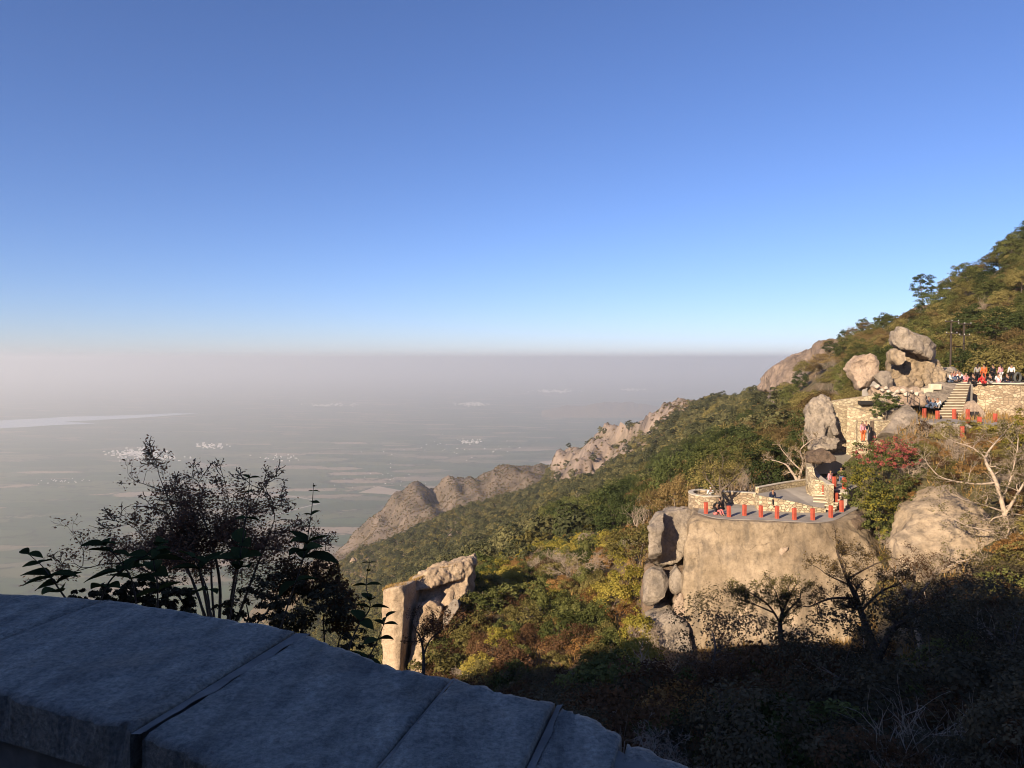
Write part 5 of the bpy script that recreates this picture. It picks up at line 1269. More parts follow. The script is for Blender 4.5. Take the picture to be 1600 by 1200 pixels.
limb_tree('terrace_tree', [[(1134,797,57.8,.20),(1130,786,58,.18),(1124,775,58.3,.15),(1117,764,58.6,.10),(1108,752,58.8,.06)], [(1128,780,58.1,.14),(1126,768,58.2,.11),(1138,757,58.4,.08),(1148,748,58.6,.05)], [(1126,770,58.2,.09),(1124,752,58.4,.06),(1126,735,58.5,.04)]],
 'leaning tree with a thick dark trunk growing inside the curved bastion wall', 'tree', M_BARK, 'olive', 7, (.7, 3, .6, .08), .5, 4, .075, ('trunk', 'crown'), root=False)
for i, (px, row, key, sc_, lab) in enumerate(((912, 816, 'bare0', 1.5, 'tall leafless pale tree by the squat boulder on the slope'), (905, 905, 'tangle0', 2.0, 'broad leafless thicket of pale branches in the middle of the gully'), (880, 890, 'tangle1', 1.7, 'leafless pale thicket beside the narrow rock'),
       (1160, 775, 'bare1', 1.0, 'twisted pale little tree behind the curved bastion wall'), (1172, 772, 'bare0', .8, 'pale forked little tree near the raised platform'), (745, 960, 'tangle1', 1.3, 'grey fallen branches above the rusty shrub'), (1000, 1020, 'tangle0', 1.3, 'pale dry twigs at the foot of the split boulder'))):
    Y = ground_hit(px, row, 40) if px < 1100 else 66
    place_bare('bare_tree', key, (px - 800) / F * Y, Y, ground(px, Y), sc_, i * 1.3, lab, 'tree')
# trees on the skyline
Y = 186; px = 1440; place_tree('skyline_tree', 'sky0', (px - 800) / F * Y, Y, ground(px, Y) - .3, 1.0, .4, 'lone tall tree standing on the skyline of the hill', 'tree', None)
Y = 226; px = 1298; place_tree('skyline_tree', 'dark0', (px - 800) / F * Y, Y, ground(px, Y) - 1.2, .75, 2, 'dark wind-bent tree above the granite dome', 'tree', None, 1.2)
for i, (px, Y, k, s) in enumerate(((1590,152,'green1',1.0),(1560,158,'dark1',.9),(1535,165,'green0',.9),(1612,150,'dark0',1.1),(1475,178,'olive1',.7),(1492,172,'dark1',.6))):
    place_tree('skyline_tree', k, (px - 800) / F * Y, Y, ground(px, Y) - .2, s, i, 'bushy tree on the brow of the hill beyond the power poles', 'tree', 'trees on the brow of the hill')
blob_bush('wall_shrub', [(1372,640,65,.7),(1384,628,65.2,.9),(1396,632,65,.8),(1378,622,65.4,.7),(1368,650,64.6,.5)], 'dark round shrub growing over the tall cream wall', 'shrub', 'dark', 3200, .07, 8, (1384,655,64.8))
blob_bush('bank_shrub', [(1592,672,52,.8),(1605,655,52.4,.9),(1580,690,51.6,.6),(1612,690,51.6,.8)], 'bright yellow-green shrub in front of the round bastion', 'shrub', 'yellow', 2600, .075, 9, (1600,700,52))
for i, (px, row, k, s_, lab) in enumerate(((1590,900,'oshrub0',.9,'olive shrub under the pale bare tree'),(1612,930,'ushrub0',1.1,'umber shrub under the pale bare tree'),(1584,935,'rust1',1.0,'rust shrub at the trunk of the pale bare tree'),(1552,948,'ushrub1',1.0,'umber shrub at the foot of the sunlit boulder'),(1500,965,'rust0',1.1,'rust shrub at the foot of the sunlit boulder'),(1605,870,'orange1',1.0,'dry orange shrub beside the pale bare tree'),(1440,965,'ushrub0',1.1,'umber shrub below the left end of the sunlit boulder'),(1625,900,'oshrub1',1.1,'olive shrub beyond the pale bare tree'))):
    Y = ground_hit(px, row, 24); place_tree('bank_shrub', k, (px - 800) / F * Y, Y, ground(px, Y) - .1, s_, i, lab, 'shrub', 'shrubs around the pale bare tree')
# shaded trees below the huge boulder
SG = 'trees in the shade below the boulder'
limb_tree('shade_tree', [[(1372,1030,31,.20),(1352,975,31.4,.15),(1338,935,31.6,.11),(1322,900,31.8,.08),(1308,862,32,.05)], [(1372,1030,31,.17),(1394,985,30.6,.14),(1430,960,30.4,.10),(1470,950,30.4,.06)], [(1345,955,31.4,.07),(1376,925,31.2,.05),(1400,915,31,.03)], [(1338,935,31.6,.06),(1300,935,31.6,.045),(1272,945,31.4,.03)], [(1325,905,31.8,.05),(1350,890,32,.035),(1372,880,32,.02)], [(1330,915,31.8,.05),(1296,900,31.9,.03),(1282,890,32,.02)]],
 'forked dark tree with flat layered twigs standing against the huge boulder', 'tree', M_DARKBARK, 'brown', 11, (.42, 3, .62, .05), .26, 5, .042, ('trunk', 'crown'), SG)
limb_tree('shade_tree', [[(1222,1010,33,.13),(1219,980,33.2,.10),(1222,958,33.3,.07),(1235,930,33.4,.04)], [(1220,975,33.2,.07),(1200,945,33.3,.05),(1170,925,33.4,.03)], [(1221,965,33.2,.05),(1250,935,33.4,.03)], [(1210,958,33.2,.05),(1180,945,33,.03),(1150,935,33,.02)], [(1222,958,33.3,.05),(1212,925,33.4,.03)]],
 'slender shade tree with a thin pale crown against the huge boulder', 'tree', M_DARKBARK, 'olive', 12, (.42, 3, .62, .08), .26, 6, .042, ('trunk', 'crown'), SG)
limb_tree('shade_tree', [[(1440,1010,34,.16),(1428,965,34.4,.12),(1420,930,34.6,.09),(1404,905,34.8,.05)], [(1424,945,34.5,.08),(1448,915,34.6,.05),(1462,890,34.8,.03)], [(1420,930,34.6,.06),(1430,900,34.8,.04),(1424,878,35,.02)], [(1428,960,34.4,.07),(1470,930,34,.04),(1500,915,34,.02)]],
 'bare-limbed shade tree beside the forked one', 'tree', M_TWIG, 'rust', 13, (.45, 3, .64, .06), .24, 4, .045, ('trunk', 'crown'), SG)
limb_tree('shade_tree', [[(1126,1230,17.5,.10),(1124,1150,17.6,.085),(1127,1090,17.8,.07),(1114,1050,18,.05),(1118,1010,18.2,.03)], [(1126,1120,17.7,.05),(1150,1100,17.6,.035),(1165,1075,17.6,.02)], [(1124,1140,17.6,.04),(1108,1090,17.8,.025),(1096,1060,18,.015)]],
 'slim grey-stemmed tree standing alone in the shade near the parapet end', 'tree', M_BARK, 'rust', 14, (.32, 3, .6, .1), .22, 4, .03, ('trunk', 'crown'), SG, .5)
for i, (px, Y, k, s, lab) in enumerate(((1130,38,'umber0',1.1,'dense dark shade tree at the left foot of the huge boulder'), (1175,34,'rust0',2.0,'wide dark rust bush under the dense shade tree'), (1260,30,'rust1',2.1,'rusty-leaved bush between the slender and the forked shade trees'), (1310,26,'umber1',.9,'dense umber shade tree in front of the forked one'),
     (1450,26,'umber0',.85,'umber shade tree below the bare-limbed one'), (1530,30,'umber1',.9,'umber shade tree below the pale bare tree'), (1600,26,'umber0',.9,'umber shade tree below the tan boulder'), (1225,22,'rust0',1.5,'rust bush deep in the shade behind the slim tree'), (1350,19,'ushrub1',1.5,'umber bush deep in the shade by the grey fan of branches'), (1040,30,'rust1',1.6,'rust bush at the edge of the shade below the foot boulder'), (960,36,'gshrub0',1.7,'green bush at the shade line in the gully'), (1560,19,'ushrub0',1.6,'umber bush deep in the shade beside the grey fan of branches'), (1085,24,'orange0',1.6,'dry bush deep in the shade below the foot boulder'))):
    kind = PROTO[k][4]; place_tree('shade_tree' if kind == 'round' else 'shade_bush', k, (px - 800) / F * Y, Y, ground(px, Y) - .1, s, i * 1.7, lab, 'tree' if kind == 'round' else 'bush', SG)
def fan_bush(name, px, row, Y, label, n=26, seed=3):
    rng = random.Random(seed); segs, tips = [], []; b = P(px, row, Y); sc_ = 1 + (Y > 25) * .8; b.z = min(b.z, ground(px, Y) + .1)
    for k in range(n):
        d = Vector((rng.gauss(.1, .75), rng.gauss(0, .6), rng.uniform(.5, 1.2))).normalized()
        grow(rng, b + Vector((rng.gauss(0, .25), rng.gauss(0, .25), -.2)), d, rng.uniform(.55, 1.0) * sc_, rng.uniform(.012, .024) * sc_, 2, segs, tips, .5, .06, kids=(1, 2), shrink=.7, wig=.2, rmin=.003)
    o = link(name, seg_mesh(name, segs, M_PALE), None); tag(o, label, 'bush'); return o
fan_bush('bare_bush', 1470, 1180, 14.5, 'grey fan of bare crossing branches deep in the shade')
fan_bush('bare_bush', 1010, 1045, 40, 'brown bare twigs at the edge of the shade below the foot boulder', 30, 7)
fan_bush('bare_bush', 1440, 960, 39, 'pale bare twigs rising before the foot of the sunlit boulder', 30, 8)
fan_bush('bare_bush', 1300, 1010, 36, 'bare twigs under the forked shade tree', 22, 9)
fan_bush('bare_bush', 1560, 1010, 30, 'bare twigs in the shade below the tan boulder', 26, 10)
fan_bush('bare_bush', 1230, 1130, 18, 'bare twigs deep in the shade right of the slim tree', 20, 11)
fan_bush('bare_bush', 1400, 1215, 13, 'low grey bare twigs in front of the fan of branches', 16, 5)
limb_tree('gully_tree', [[(660,1075,26,.10),(662,1030,26.2,.07),(658,1000,26.4,.045),(650,985,26.5,.02)], [(661,1025,26.2,.05),(672,1000,26.4,.035),(690,985,26.5,.02)], [(660,1010,26.3,.04),(664,985,26.5,.02)]], 'small dark thorny tree in front of the cream cliff', 'tree', M_DARKBARK, 'rust', 16, (.34, 3, .62, .05), .2, 3, .035, ('trunk', 'crown'), None, .55)
for i, (px, row, k, s_, lab) in enumerate(((700,1045,'rust0',1.5,'rust-brown bush at the foot of the broken cream cliff'),(712,1005,'rust1',1.9,'tall rust bush hiding the lower right of the broken cream cliff'),(690,1075,'oshrub1',1.8,'olive bush in front of the rust-brown cliff bush'),(728,970,'oshrub1',1.5,'olive bush touching the grey tilted slab'),(735,1000,'oshrub0',1.4,'olive bush against the right side of the broken cream cliff'),(665,1085,'rust1',1.3,'rust bush under the small thorny tree'),(755,955,'gshrub0',1.3,'green bush beside the top of the broken cream cliff'),(748,915,'dark1',.6,'dark little tree behind the top of the broken cream cliff'),(762,905,'olive0',.5,'olive little tree at the right end of the broken cream cliff'),(768,930,'oshrub1',1.4,'olive bush right of the broken cream cliff'),(742,935,'gshrub1',1.3,'green bush pressed against the dark end of the broken cream cliff'),(770,1040,'rust0',1.4,'rust bush between the cream cliff and the round gully rock'),(800,1070,'rust1',1.5,'wide rust bush above the parapet edge'))):
    Y = ground_hit(px, row, 24); place_tree('cliff_bush', k, (px - 800) / F * Y, Y, ground(px, Y) - .1, s_, i, lab, 'bush', 'bushes around the cream cliff')
# dry grass on top of the cream cliff and on the slope
def grass_tuft(name, areas, n, h, seed, label):
    rs = np.random.RandomState(seed); V = []; T = []
    for (a, b, c, d, m) in areas:
        A, B, C_, D = (np.array(P(*q)) for q in (a, b, c, d)); u = rs.rand(int(n * m), 1); v = rs.rand(int(n * m), 1)
        p = (A * (1 - u) + B * u) * (1 - v) + (D * (1 - u) + C_ * u) * v
        t = p + rs.normal(size=p.shape) * h * .35 + np.array([0, 0, h]) * rs.uniform(.5, 1.2, (len(p), 1)); w = rs.normal(size=p.shape) * .02; w[:, 2] = 0
        V.append(np.stack([p - w - [0, 0, .15], p + w - [0, 0, .15], t], 1).reshape(-1, 3)); T.append(np.repeat(rs.rand(len(p)), 3))
    V = np.concatenate(V); me = mesh_from(name, V, np.arange(len(V)).reshape(-1, 3)); add_attr(me, 'tone', np.concatenate(T)); me.materials.append(M_LEAF['grass'])
    return tag(link(name, me), label, 'grass', kind='stuff')
grass_tuft('cliff_grass', [((597,921,61.2),(633,914,60.8),(640,908,65),(606,914,66),1),((636,912,62.5),(668,897,65),(668,890,68.5),(640,903,67),1),((668,895,65.2),(720,880,66.6),(722,873,70),(668,887,68.5),1.2)], 1300, .12, 5, 'strip of dry orange grass on top of the cream cliff')

# ---------------------------------------------------------------- plants beyond the parapet
limb_tree('fine_leaved_shrub', [
 [(335,1040,5.5,.016),(322,940,5.5,.013),(302,860,5.5,.010),(272,800,5.5,.007),(256,762,5.5,.004)], [(337,1040,5.5,.016),(344,930,5.45,.013),(334,860,5.4,.010),(318,810,5.4,.006),(310,785,5.4,.004)],
 [(345,1040,5.5,.015),(362,930,5.5,.012),(374,860,5.5,.009),(384,810,5.5,.006),(398,790,5.5,.004)], [(330,1030,5.5,.013),(285,940,5.5,.010),(235,895,5.5,.007),(180,880,5.5,.005),(120,892,5.5,.003)],
 [(336,1030,5.5,.014),(300,905,5.6,.010),(255,862,5.6,.007),(225,840,5.6,.004)], [(348,1030,5.5,.014),(392,910,5.5,.010),(415,850,5.5,.007),(428,815,5.5,.004)], [(340,1030,5.5,.012),(330,880,5.7,.009),(350,820,5.7,.006),(356,790,5.7,.004)],
 [(334,1000,5.4,.012),(290,880,5.3,.008),(270,830,5.3,.005)], [(340,1000,5.4,.012),(300,850,5.35,.007),(285,800,5.35,.004)], [(350,1030,5.6,.010),(440,930,5.6,.007),(470,880,5.6,.004)]],
 'fine-twigged shrub with tiny brown leaves beyond the parapet', 'shrub', M_BARK, 'drybrown', 17, (.15, 3, .62, .05), .085, 4, .0135, ('stems', 'foliage'), None, .35, .45)
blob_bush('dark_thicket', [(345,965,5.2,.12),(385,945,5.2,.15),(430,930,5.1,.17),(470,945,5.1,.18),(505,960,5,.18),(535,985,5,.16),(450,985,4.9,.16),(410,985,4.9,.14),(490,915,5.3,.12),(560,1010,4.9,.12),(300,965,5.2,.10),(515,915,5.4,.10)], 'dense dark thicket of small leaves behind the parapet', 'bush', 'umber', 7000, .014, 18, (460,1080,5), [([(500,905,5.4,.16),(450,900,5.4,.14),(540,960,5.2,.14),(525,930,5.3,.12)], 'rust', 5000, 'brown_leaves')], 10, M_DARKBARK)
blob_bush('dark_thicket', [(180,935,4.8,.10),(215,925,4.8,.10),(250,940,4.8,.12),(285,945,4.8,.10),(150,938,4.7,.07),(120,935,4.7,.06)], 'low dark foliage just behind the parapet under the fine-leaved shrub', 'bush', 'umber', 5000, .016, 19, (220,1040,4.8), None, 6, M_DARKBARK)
def broad_leaf_mesh():
    V, Fc = [], []; n = 7
    for i in range(n + 1):
        t = i / n; w = .33 * math.sin(math.pi * min(1, t * .93 + .05)) ** .8 * (1 - .35 * t); z = -.22 * t * t
        for s in (-1, -.5, 0, .5, 1): V.append((t, s * w, z + abs(s) * w * .45 + .01 * math.sin(9 * t + s)))
    for i in range(n):
        for k in range(4): a = i * 5 + k; Fc.append((a, a + 5, a + 6, a + 1))
    me = mesh_from('broad_leaf', V, Fc, True); add_attr(me, 'tone', np.full(len(V), .45)); me.materials.append(M_LEAF['broad']); return me
LEAF = broad_leaf_mesh()
def broad_plant(name, path, Y, nodes, label, seed, r=.006):
    """stem through the pixels of path; nodes: (fraction along the stem, leaf length in m, pairs)"""
    rng = random.Random(seed); pts = [P(px, py, Y) for px, py in path]; gp = pts[0].copy(); gp.z = min(gp.z - .05, ground(path[0][0], Y) - .05)
    fine = [Vector(q) for q in spl([tuple(p) for p in pts], 6)]; n = len(fine)
    base = fine[0]; e = empty(name, base); tag(e, label, 'plant')
    inv = Matrix.Translation(-base)
    o = link('stem', seg_mesh('stem', [(gp, fine[0], r * 1.2, r)] + [(fine[i], fine[i + 1], r * (1 - .75 * i / n), r * (1 - .75 * (i + 1) / n)) for i in range(n - 1)], M_DARKBARK), None, e); o.matrix_parent_inverse = inv
    o.data.update()
    an = rng.uniform(0, 3)
    for (t, size, k) in nodes:
        i = min(n - 2, int(t * (n - 1))); p = fine[i]; d = (fine[i + 1] - fine[i]).normalized(); an += 1.45
        for j in range(k):
            a = an + j * 2 * math.pi / k + rng.gauss(0, .25)
            out = Vector((math.cos(a), math.sin(a) * .8, 0)); dr = (out + d * rng.uniform(-.15, .6)).normalized()
            up = Vector((rng.gauss(0, .3), rng.gauss(0, .3), 1)); side = up.cross(dr).normalized(); up = dr.cross(side)
            m = Matrix((dr, side, up)).transposed().to_4x4(); s = size * rng.uniform(.8, 1.2)
            l = link('leaf', LEAF, None, e); l.matrix_parent_inverse = inv; l.matrix_basis = Matrix.Translation(p) @ m @ Matrix.Scale(s * 1.3, 4)
    return e
broad_plant('broad_leaved_plant', [(120,960),(95,925),(80,903),(65,884),(42,863)], 3.4, [(.25,.10,2),(.38,.11,2),(.5,.11,2),(.58,.09,2),(.8,.055,2),(1.,.07,2)], 'broad-leaved stem arching away from the shrubs with two leaves at its tip', 1)
broad_plant('broad_leaved_plant', [(425,1020),(455,930),(474,872),(486,805),(490,755)], 3.5, [(.35,.09,2),(.50,.12,2),(.56,.11,2),(.62,.08,3),(.76,.035,2),(.86,.03,2),(.94,.02,2),(1.,.02,2)], 'tall straight plant with broad leaves low down and bare flower spikes at its tip', 2, .005)
broad_plant('broad_leaved_plant', [(355,990),(372,890),(384,810),(391,740)], 3.6, [(.38,.10,2),(.44,.11,3),(.50,.09,2),(.72,.05,2),(.84,.03,2),(.97,.035,2),(1.,.03,3)], 'tall thin plant topped by a small fork, rising through the fine-leaved shrub', 3, .005)
broad_plant('broad_leaved_plant', [(150,960),(170,910),(205,880),(250,858)], 3.4, [(.3,.09,2),(.5,.10,2),(.65,.09,2),(.85,.07,2),(1.,.06,2)], 'broad-leaved spray leaning over the low dark foliage', 4)
broad_plant('broad_leaved_plant', [(215,960),(205,905),(180,868),(160,848)], 3.5, [(.35,.10,2),(.55,.09,2),(.75,.08,2),(.9,.07,2),(1.,.06,2)], 'broad-leaved spray with ragged drooping leaves at its top', 5)
broad_plant('broad_leaved_plant', [(245,970),(246,915),(240,875),(246,850)], 3.6, [(.3,.10,2),(.5,.11,2),(.7,.11,2),(.95,.08,2)], 'upright broad-leaved plant in the middle of the low dark foliage', 6)
broad_plant('broad_leaved_plant', [(330,985),(325,930),(312,890),(300,870)], 3.6, [(.4,.10,2),(.7,.10,2),(1.,.08,2)], 'short broad-leaved plant between the stems of the fine-leaved shrub', 7)
broad_plant('broad_leaved_plant', [(530,1060),(556,985),(578,950),(572,915),(578,875)], 4.2, [(.35,.09,2),(.5,.09,2),(.62,.08,2),(.75,.06,2),(.9,.045,2),(1.,.035,2)], 'dark branching plant rising in front of the cream cliff', 8)
broad_plant('broad_leaved_plant', [(560,1060),(590,1000),(605,960)], 4.4, [(.3,.09,2),(.55,.09,2),(.8,.07,2),(1.,.05,2)], 'low dark broad-leaved plant at the foot of the branching one', 9)

# ---------------------------------------------------------------- parapet of slabs
def slate():
    m, nt, b = mat_new('blue_grey_slate')
    v = worldpos(nt)
    mp = N(nt, 'ShaderNodeMapping'); mp.inputs['Rotation'].default_value = (0, 0, -.25); mp.inputs['Scale'].default_value = (9, 1.6, 4); nt.links.new(v, mp.inputs[0])
    n1 = noise_n(nt, mp.outputs[0], 1.6, 8, .62); n2 = noise_n(nt, v, 3.5, 6, .6); n3 = noise_n(nt, v, 90, 4, .7)
    c = ramp(nt, n1, [(.34, (.14, .125, .10)), (.46, (.215, .195, .16)), (.56, (.255, .23, .185)), (.68, (.35, .305, .24))])
    c = mix(nt, ramp(nt, n2, [(.52, (0, 0, 0)), (.68, (.8, .8, .8))]), c, (.21, .16, .11))
    c = mix(nt, .8, c, ramp(nt, n3, [(.35, (.5, .5, .5)), (.65, (1.35, 1.35, 1.35))]), 'MULTIPLY')
    n5 = noise_n(nt, mp.outputs[0], .55, 5, .6); c = mix(nt, ramp(nt, n5, [(.60, (0, 0, 0)), (.70, (.65, .65, .65))]), c, (.085, .075, .065))
    nt.links.new(c, b.inputs['Base Color']); b.inputs['Roughness'].default_value = .7; b.inputs['Specular IOR Level'].default_value = .35
    s = nt.nodes.new('ShaderNodeMath'); s.operation = 'MULTIPLY_ADD'; nt.links.new(n3, s.inputs[0]); s.inputs[1].default_value = .25; nt.links.new(n1, s.inputs[2])
    bump(nt, b, s.outputs[0], 1.0, .02); return m
M_SLATE = slate(); M_MORTAR = simple('grey_mortar', (.20, .18, .155), .95, .25, 20)
ZK = -.65
FAR = spl([PZ(x, y, ZK).xy[:] for x, y in ((-420,918),(-200,915),(-60,919),(0,925),(90,929),(163,936),(250,948),(350,966),(462,986),(560,1018),(640,1044),(707,1058),(790,1083),(871,1099),(925,1116),(975,1143),(1040,1165),(1120,1200),(1250,1262),(1400,1345))], 8)
NEAR = spl([PZ(x, y, ZK).xy[:] for x, y in ((-700,925),(-420,985),(-150,1057),(0,1090),(100,1117),(205,1145),(330,1196),(440,1255),(530,1315),(640,1400),(740,1490),(850,1600))], 8)
def nearest_i(path, q): return min(range(len(path)), key=lambda i: (path[i][0] - q[0]) ** 2 + (path[i][1] - q[1]) ** 2)
def seg_pts(path, q0, q1, n):
    i, j = nearest_i(path, q0), nearest_i(path, q1); pts = [Vector(q0)] + [Vector(p) for p in path[i + 1:j]] + [Vector(q1)]
    L = [0]
    for a, b in zip(pts[:-1], pts[1:]): L.append(L[-1] + (b - a).length)
    out = []
    for k in range(n + 1):
        s = L[-1] * k / n; m = max(0, min(len(pts) - 2, next((q for q in range(len(L) - 1) if L[q + 1] >= s), len(pts) - 2)))
        t = (s - L[m]) / max(1e-9, L[m + 1] - L[m]); out.append(pts[m].lerp(pts[m + 1], min(1, max(0, t))))
    return out
JF = [(-420,918),(163,936),(463,987),(707,1058),(871,1099),(974,1143),(1250,1262)]
JN = [(-700,925),(-150,1057),(205,1144),(505,1298),(700,1455),(850,1600),(900,1660)]
par = empty('parapet_wall', (0, 1.2, -1.7)); tag(par, 'curved parapet topped by blue-grey slate slabs in the shade', 'parapet'); pinv = Matrix.Translation((0, -1.2, 1.7))
labs = ['slab at the far end of the parapet', 'broad smooth slab', 'slab with a dark chipped patch', 'narrow streaked slab', 'short slab with rounded outer corner', 'last low slab']
for k in range(6):
    f0, f1 = PZ(*JF[k], ZK).xy, PZ(*JF[k + 1], ZK).xy; n0, n1 = PZ(*JN[k], ZK).xy, PZ(*JN[k + 1], ZK).xy
    A = seg_pts(FAR, f0, f1, 44); B = seg_pts(NEAR, n0, n1, 44)
    if k == 5: B = [Vector(n0).lerp(Vector(n1), t / 44) for t in range(45)]
    g = .004; m = 30; wds = (0, .010, .028, .006, .008, .004)[k]; dz = (0, .004, .0, .005, -.003, -.012)[k]
    V = np.empty((45, m + 1, 3))
    for i in range(45):
        for j in range(m + 1):
            q = A[i].lerp(B[i], j / m); V[i, j] = (q.x, q.y, ZK + dz)
    # pull the joint edges apart a little, unevenly
    w = np.linspace(0, 1, 45)[:, None]
    dirv = (V[-1] - V[0]); dirv /= np.linalg.norm(dirv, axis=1, keepdims=True) + 1e-9
    jit = .0012 * fbm(np.arange(m + 1) / 4., np.full(m + 1, k * 3.1), 3, 60)
    for i in range(3): V[i] += dirv * ((g + wds + jit) * (1 - i / 3))[:, None]; V[-1 - i] -= dirv * ((g + jit[::-1]) * (1 - i / 3))[:, None]
    ed = .004 * fbm(np.arange(45) / 5., np.full(45, k * 5.7), 3, 61)
    cross = V[:, -1] - V[:, 0]; cross /= np.linalg.norm(cross, axis=1, keepdims=True)
    V0 = V.copy(); rc = np.random.RandomState(k + 70)
    for c_ in rc.randint(2, 43, 5): ed[c_ - 1:c_ + 2] += np.array([.5, 1, .5]) * rc.uniform(.003, .010)
    V[:, 0] += cross * ed[:, None]; V[:, -1] -= cross * np.abs(ed)[:, None]
    hgt = .0022 * fbm(V[:, :, 0] * 9 + V[:, :, 1] * 5, V[:, :, 1] * 26 - V[:, :, 0] * 17, 5, 62 + k, .65)
    edge = np.minimum(np.minimum(np.arange(45)[:, None], 44 - np.arange(45)[:, None]), np.minimum(np.arange(m + 1)[None], m - np.arange(m + 1)[None]))
    V[:, :, 2] += hgt + np.where(edge == 0, -.006, 0)
    if k == 2: V[:, :, 2] -= .010 * np.exp(-(((V[:, :, 0] - PZ(575,1045,ZK).x) / .06) ** 2 + ((V[:, :, 1] - PZ(575,1045,ZK).y) / .05) ** 2))
    top = V.reshape(-1, 3); nb = 45 * (m + 1)
    Fc = [tuple(f[::-1]) for f in grid_faces(45, m + 1)]
    rim = [i * (m + 1) for i in range(45)] + [44 * (m + 1) + j for j in range(1, m + 1)] + [i * (m + 1) + m for i in range(43, -1, -1)] + [j for j in range(m - 1, 0, -1)]
    low = V0.reshape(-1, 3)[rim].copy(); low[:, 2] = ZK - .085
    VV = np.concatenate([top, low]); R_ = len(rim)
    for a in range(R_): b_ = (a + 1) % R_; Fc.append((rim[a], rim[b_], nb + b_, nb + a))
    me = bpy.data.meshes.new('coping_slab'); me.from_pydata([tuple(v) for v in VV], [], Fc); me.update()
    bm = bmesh.new(); bm.from_mesh(me); bmesh.ops.recalc_face_normals(bm, faces=bm.faces); bm.to_mesh(me); bm.free()
    me.polygons.foreach_set('use_smooth', np.arange(len(me.polygons)) < len(grid_faces(45, m + 1)))
    o = link('coping_slab', me, M_SLATE, par); o.matrix_parent_inverse = pinv; o['label'] = labs[k]
for k in range(1, 5):
    f, n_ = PZ(*JF[k], ZK).xy, PZ(*JN[k], ZK).xy; d = (n_ - f).normalized(); pr = Vector((-d.y, d.x)); rr = random.Random(k); wd = (.010, .028, .006, .008)[k - 1] + .006
    V = []
    for i in range(41):
        q = f.lerp(n_, i / 40); w1 = wd * (.75 + .35 * float(fbm(np.array([i / 9.]), np.array([k * 2.])  , 3, 90)[0]))
        V += [(*(q - pr * .001), ZK - .0035), (*(q + pr * w1), ZK - .0005)]
    Fc = [(2 * i, 2 * i + 1, 2 * i + 3, 2 * i + 2) for i in range(40)]
    o = link('mortar_joint', mesh_from('mortar_joint', V, Fc), M_MORTAR, par); o.matrix_parent_inverse = pinv
core = [tuple(Vector(p) + (Vector((0, 0)) - Vector(p)).normalized() * .05) for p in FAR[::3]] + [tuple(Vector(p) + Vector(p).normalized() * .05) for p in NEAR[::3]][::-1]
o = link('wall_core', prism_mesh('wall_core', core, -4.5, ZK - .012), M_MORTAR, par); o.matrix_parent_inverse = pinv
tag(link('viewing_terrace', prism_mesh('viewing_terrace', [(-7, 1.0), (-3, 1.2), (0, .85), (2.5, .2), (4, -2), (4, -6), (-7, -6)], -1.9, -1.6), M_PAVE), kind='structure')
# ---------------------------------------------------------------- things on the plain
def on_plain(px, py): q = PZ(px, py, PLAIN_Z); return q.x, q.y
M_HOUSE = simple('whitewashed_houses', (.64, .59, .55), .8, .2, .05)
def village(px, py, wpx, hpx, n, size, seed, label):
    rng = random.Random(seed); V, Fc = [], []
    for k in range(n):
        x, y = on_plain(px + rng.gauss(0, wpx * .35), py + rng.gauss(0, hpx * .3) - .05 * 0)
        size_ = size * .85; a, b, h = size_ * rng.uniform(.5, 1.3), size_ * rng.uniform(.5, 1.1), size * rng.uniform(.3, .6); t = rng.choice((.35, .45, 1.95)); c, s = math.cos(t), math.sin(t); i0 = len(V)
        for z in (0, h):
            for (u, v) in ((-a, -b), (a, -b), (a, b), (-a, b)): V.append((x + (u * c - v * s) / 2, y + (u * s + v * c) / 2, PLAIN_Z + z))
        Fc += [(i0, i0 + 1, i0 + 5, i0 + 4), (i0 + 1, i0 + 2, i0 + 6, i0 + 5), (i0 + 2, i0 + 3, i0 + 7, i0 + 6), (i0 + 3, i0, i0 + 4, i0 + 7), (i0 + 4, i0 + 5, i0 + 6, i0 + 7)]
    return tag(link('distant_village', mesh_from('distant_village', V, Fc), M_HOUSE), label, 'village', kind='stuff')
village(215, 708, 60, 10, 150, 17, 1, 'largest scatter of white houses on the plain'); village(240, 716, 70, 6, 60, 15, 2, 'rows of white houses below the largest village')
village(330, 697, 34, 7, 60, 16, 3, 'white houses at the end of the largest village'); village(100, 752, 60, 8, 24, 7, 4, 'thin scatter of white houses behind the arching plant')
village(735, 691, 26, 5, 50, 12, 5, 'small white village on the green fields'); village(740, 632, 40, 5, 60, 24, 6, 'faint white village in the middle distance')
village(865, 612, 50, 3, 60, 40, 7, 'long faint white town far out in the haze'); village(985, 609, 26, 2, 40, 40, 8, 'faint far white town near the crest'); village(520, 633, 60, 4, 50, 26, 9, 'faint white village on the far fields')
village(600, 750, 90, 30, 22, 6, 10, 'single white farmhouses on the near fields'); village(700, 700, 160, 30, 40, 8, 11, 'single white farmhouses on the middle fields'); village(445, 716, 60, 14, 24, 12, 12, 'single white farmhouses beyond the thin plant'); village(1008, 637, 12, 2, 10, 24, 13, 'tiny bright houses below the low far hills')
def sheet(name, pts, mat, z, kind='structure'):
    return tag(link(name, mesh_from(name, [(*on_plain(*p), PLAIN_Z + z) for p in pts], [tuple(range(len(pts)))]), mat), kind=kind)
mw, nt, b = mat_new('still_water'); b.inputs['Base Color'].default_value = (.25, .27, .28, 1); b.inputs['Roughness'].default_value = .12; b.inputs['Specular IOR Level'].default_value = .5
sheet('lake', [(-200,668),(0,669),(30,668),(90,664),(150,662),(100,659),(180,655),(230,652),(310,646),(270,646),(200,649),(110,651),(60,654),(0,657),(-200,660)], mw, 1.2)
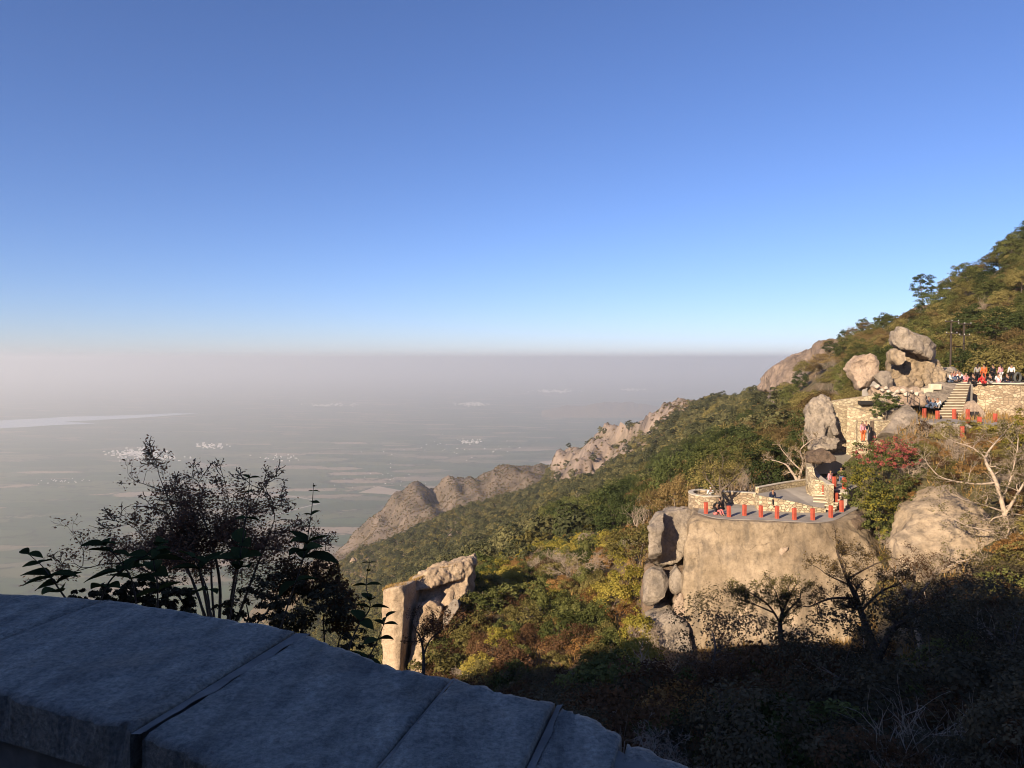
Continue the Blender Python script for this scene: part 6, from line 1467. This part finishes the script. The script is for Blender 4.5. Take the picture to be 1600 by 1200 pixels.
M_FIELD = simple('pale_field', (.20, .20, .11), .95, .15, .004); M_SAND = simple('bare_soil_field', (.36, .28, .20), .95, .15, .004)
sheet('field', [(368,765),(410,752),(436,755),(418,765),(380,771)], M_FIELD, 1.0); sheet('field', [(560,770),(590,760),(625,766),(640,778),(600,772)], M_SAND, 1.0); sheet('field', [(840,722),(875,718),(890,722),(860,727)], M_SAND, 1.1)
M_ROAD = simple('pale_road', (.36, .32, .27), .95, .1, .01)
sheet('road', [(418,771),(455,775),(490,781),(490,782.2),(455,776.2),(418,772.2)], M_ROAD, 1.4); sheet('road', [(425,806),(460,796),(500,786),(500,787.4),(460,797.4),(425,807.4)], M_ROAD, 1.5)
def far_hills():
    us = np.linspace(845, 1060, 90); ds = np.linspace(0, 1, 14); V = np.empty((90, 14, 3))
    for i, u in enumerate(us):
        x0, y0 = on_plain(u, 653)
        env = math.sin(math.pi * min(1, (u - 845) / 215)) ** .8
        for j, d in enumerate(ds):
            y = y0 + d * 1500; V[i, j] = (x0 * y / y0, y, PLAIN_Z - 4 + env * 150 * math.sin(math.pi * d) * (.75 + .45 * float(ridged(np.array([u / 26.]), np.array([d * 2.2]), 4, 3)[0]) * .5))
    return mesh_from('distant_hills', V, grid_faces(90, 14), True)
tag(link('distant_hills', far_hills(), M_GROUND), kind='structure')
# ---------------------------------------------------------------- haze
def haze():
    top, bot = 58.0, -712.0
    bm = bmesh.new(); bm_box(bm, (0, 0, (top + bot) / 2), (142000, 142000, top - bot))
    m = bpy.data.materials.new('haze'); m.use_nodes = True; nt = m.node_tree; nt.nodes.clear()
    o = nt.nodes.new('ShaderNodeOutputMaterial'); v = nt.nodes.new('ShaderNodeVolumePrincipled')
    v.inputs['Color'].default_value = (0.99, 0.975, 0.95, 1); v.inputs['Density'].default_value = 0.00014
    v.inputs['Anisotropy'].default_value = 0.33
    nt.links.new(v.outputs[0], o.inputs['Volume'])
    ob = link('haze', from_bm('haze', bm), m)
    tag(ob, 'pale dusty haze lying over the plain', 'haze', kind='stuff')
haze()
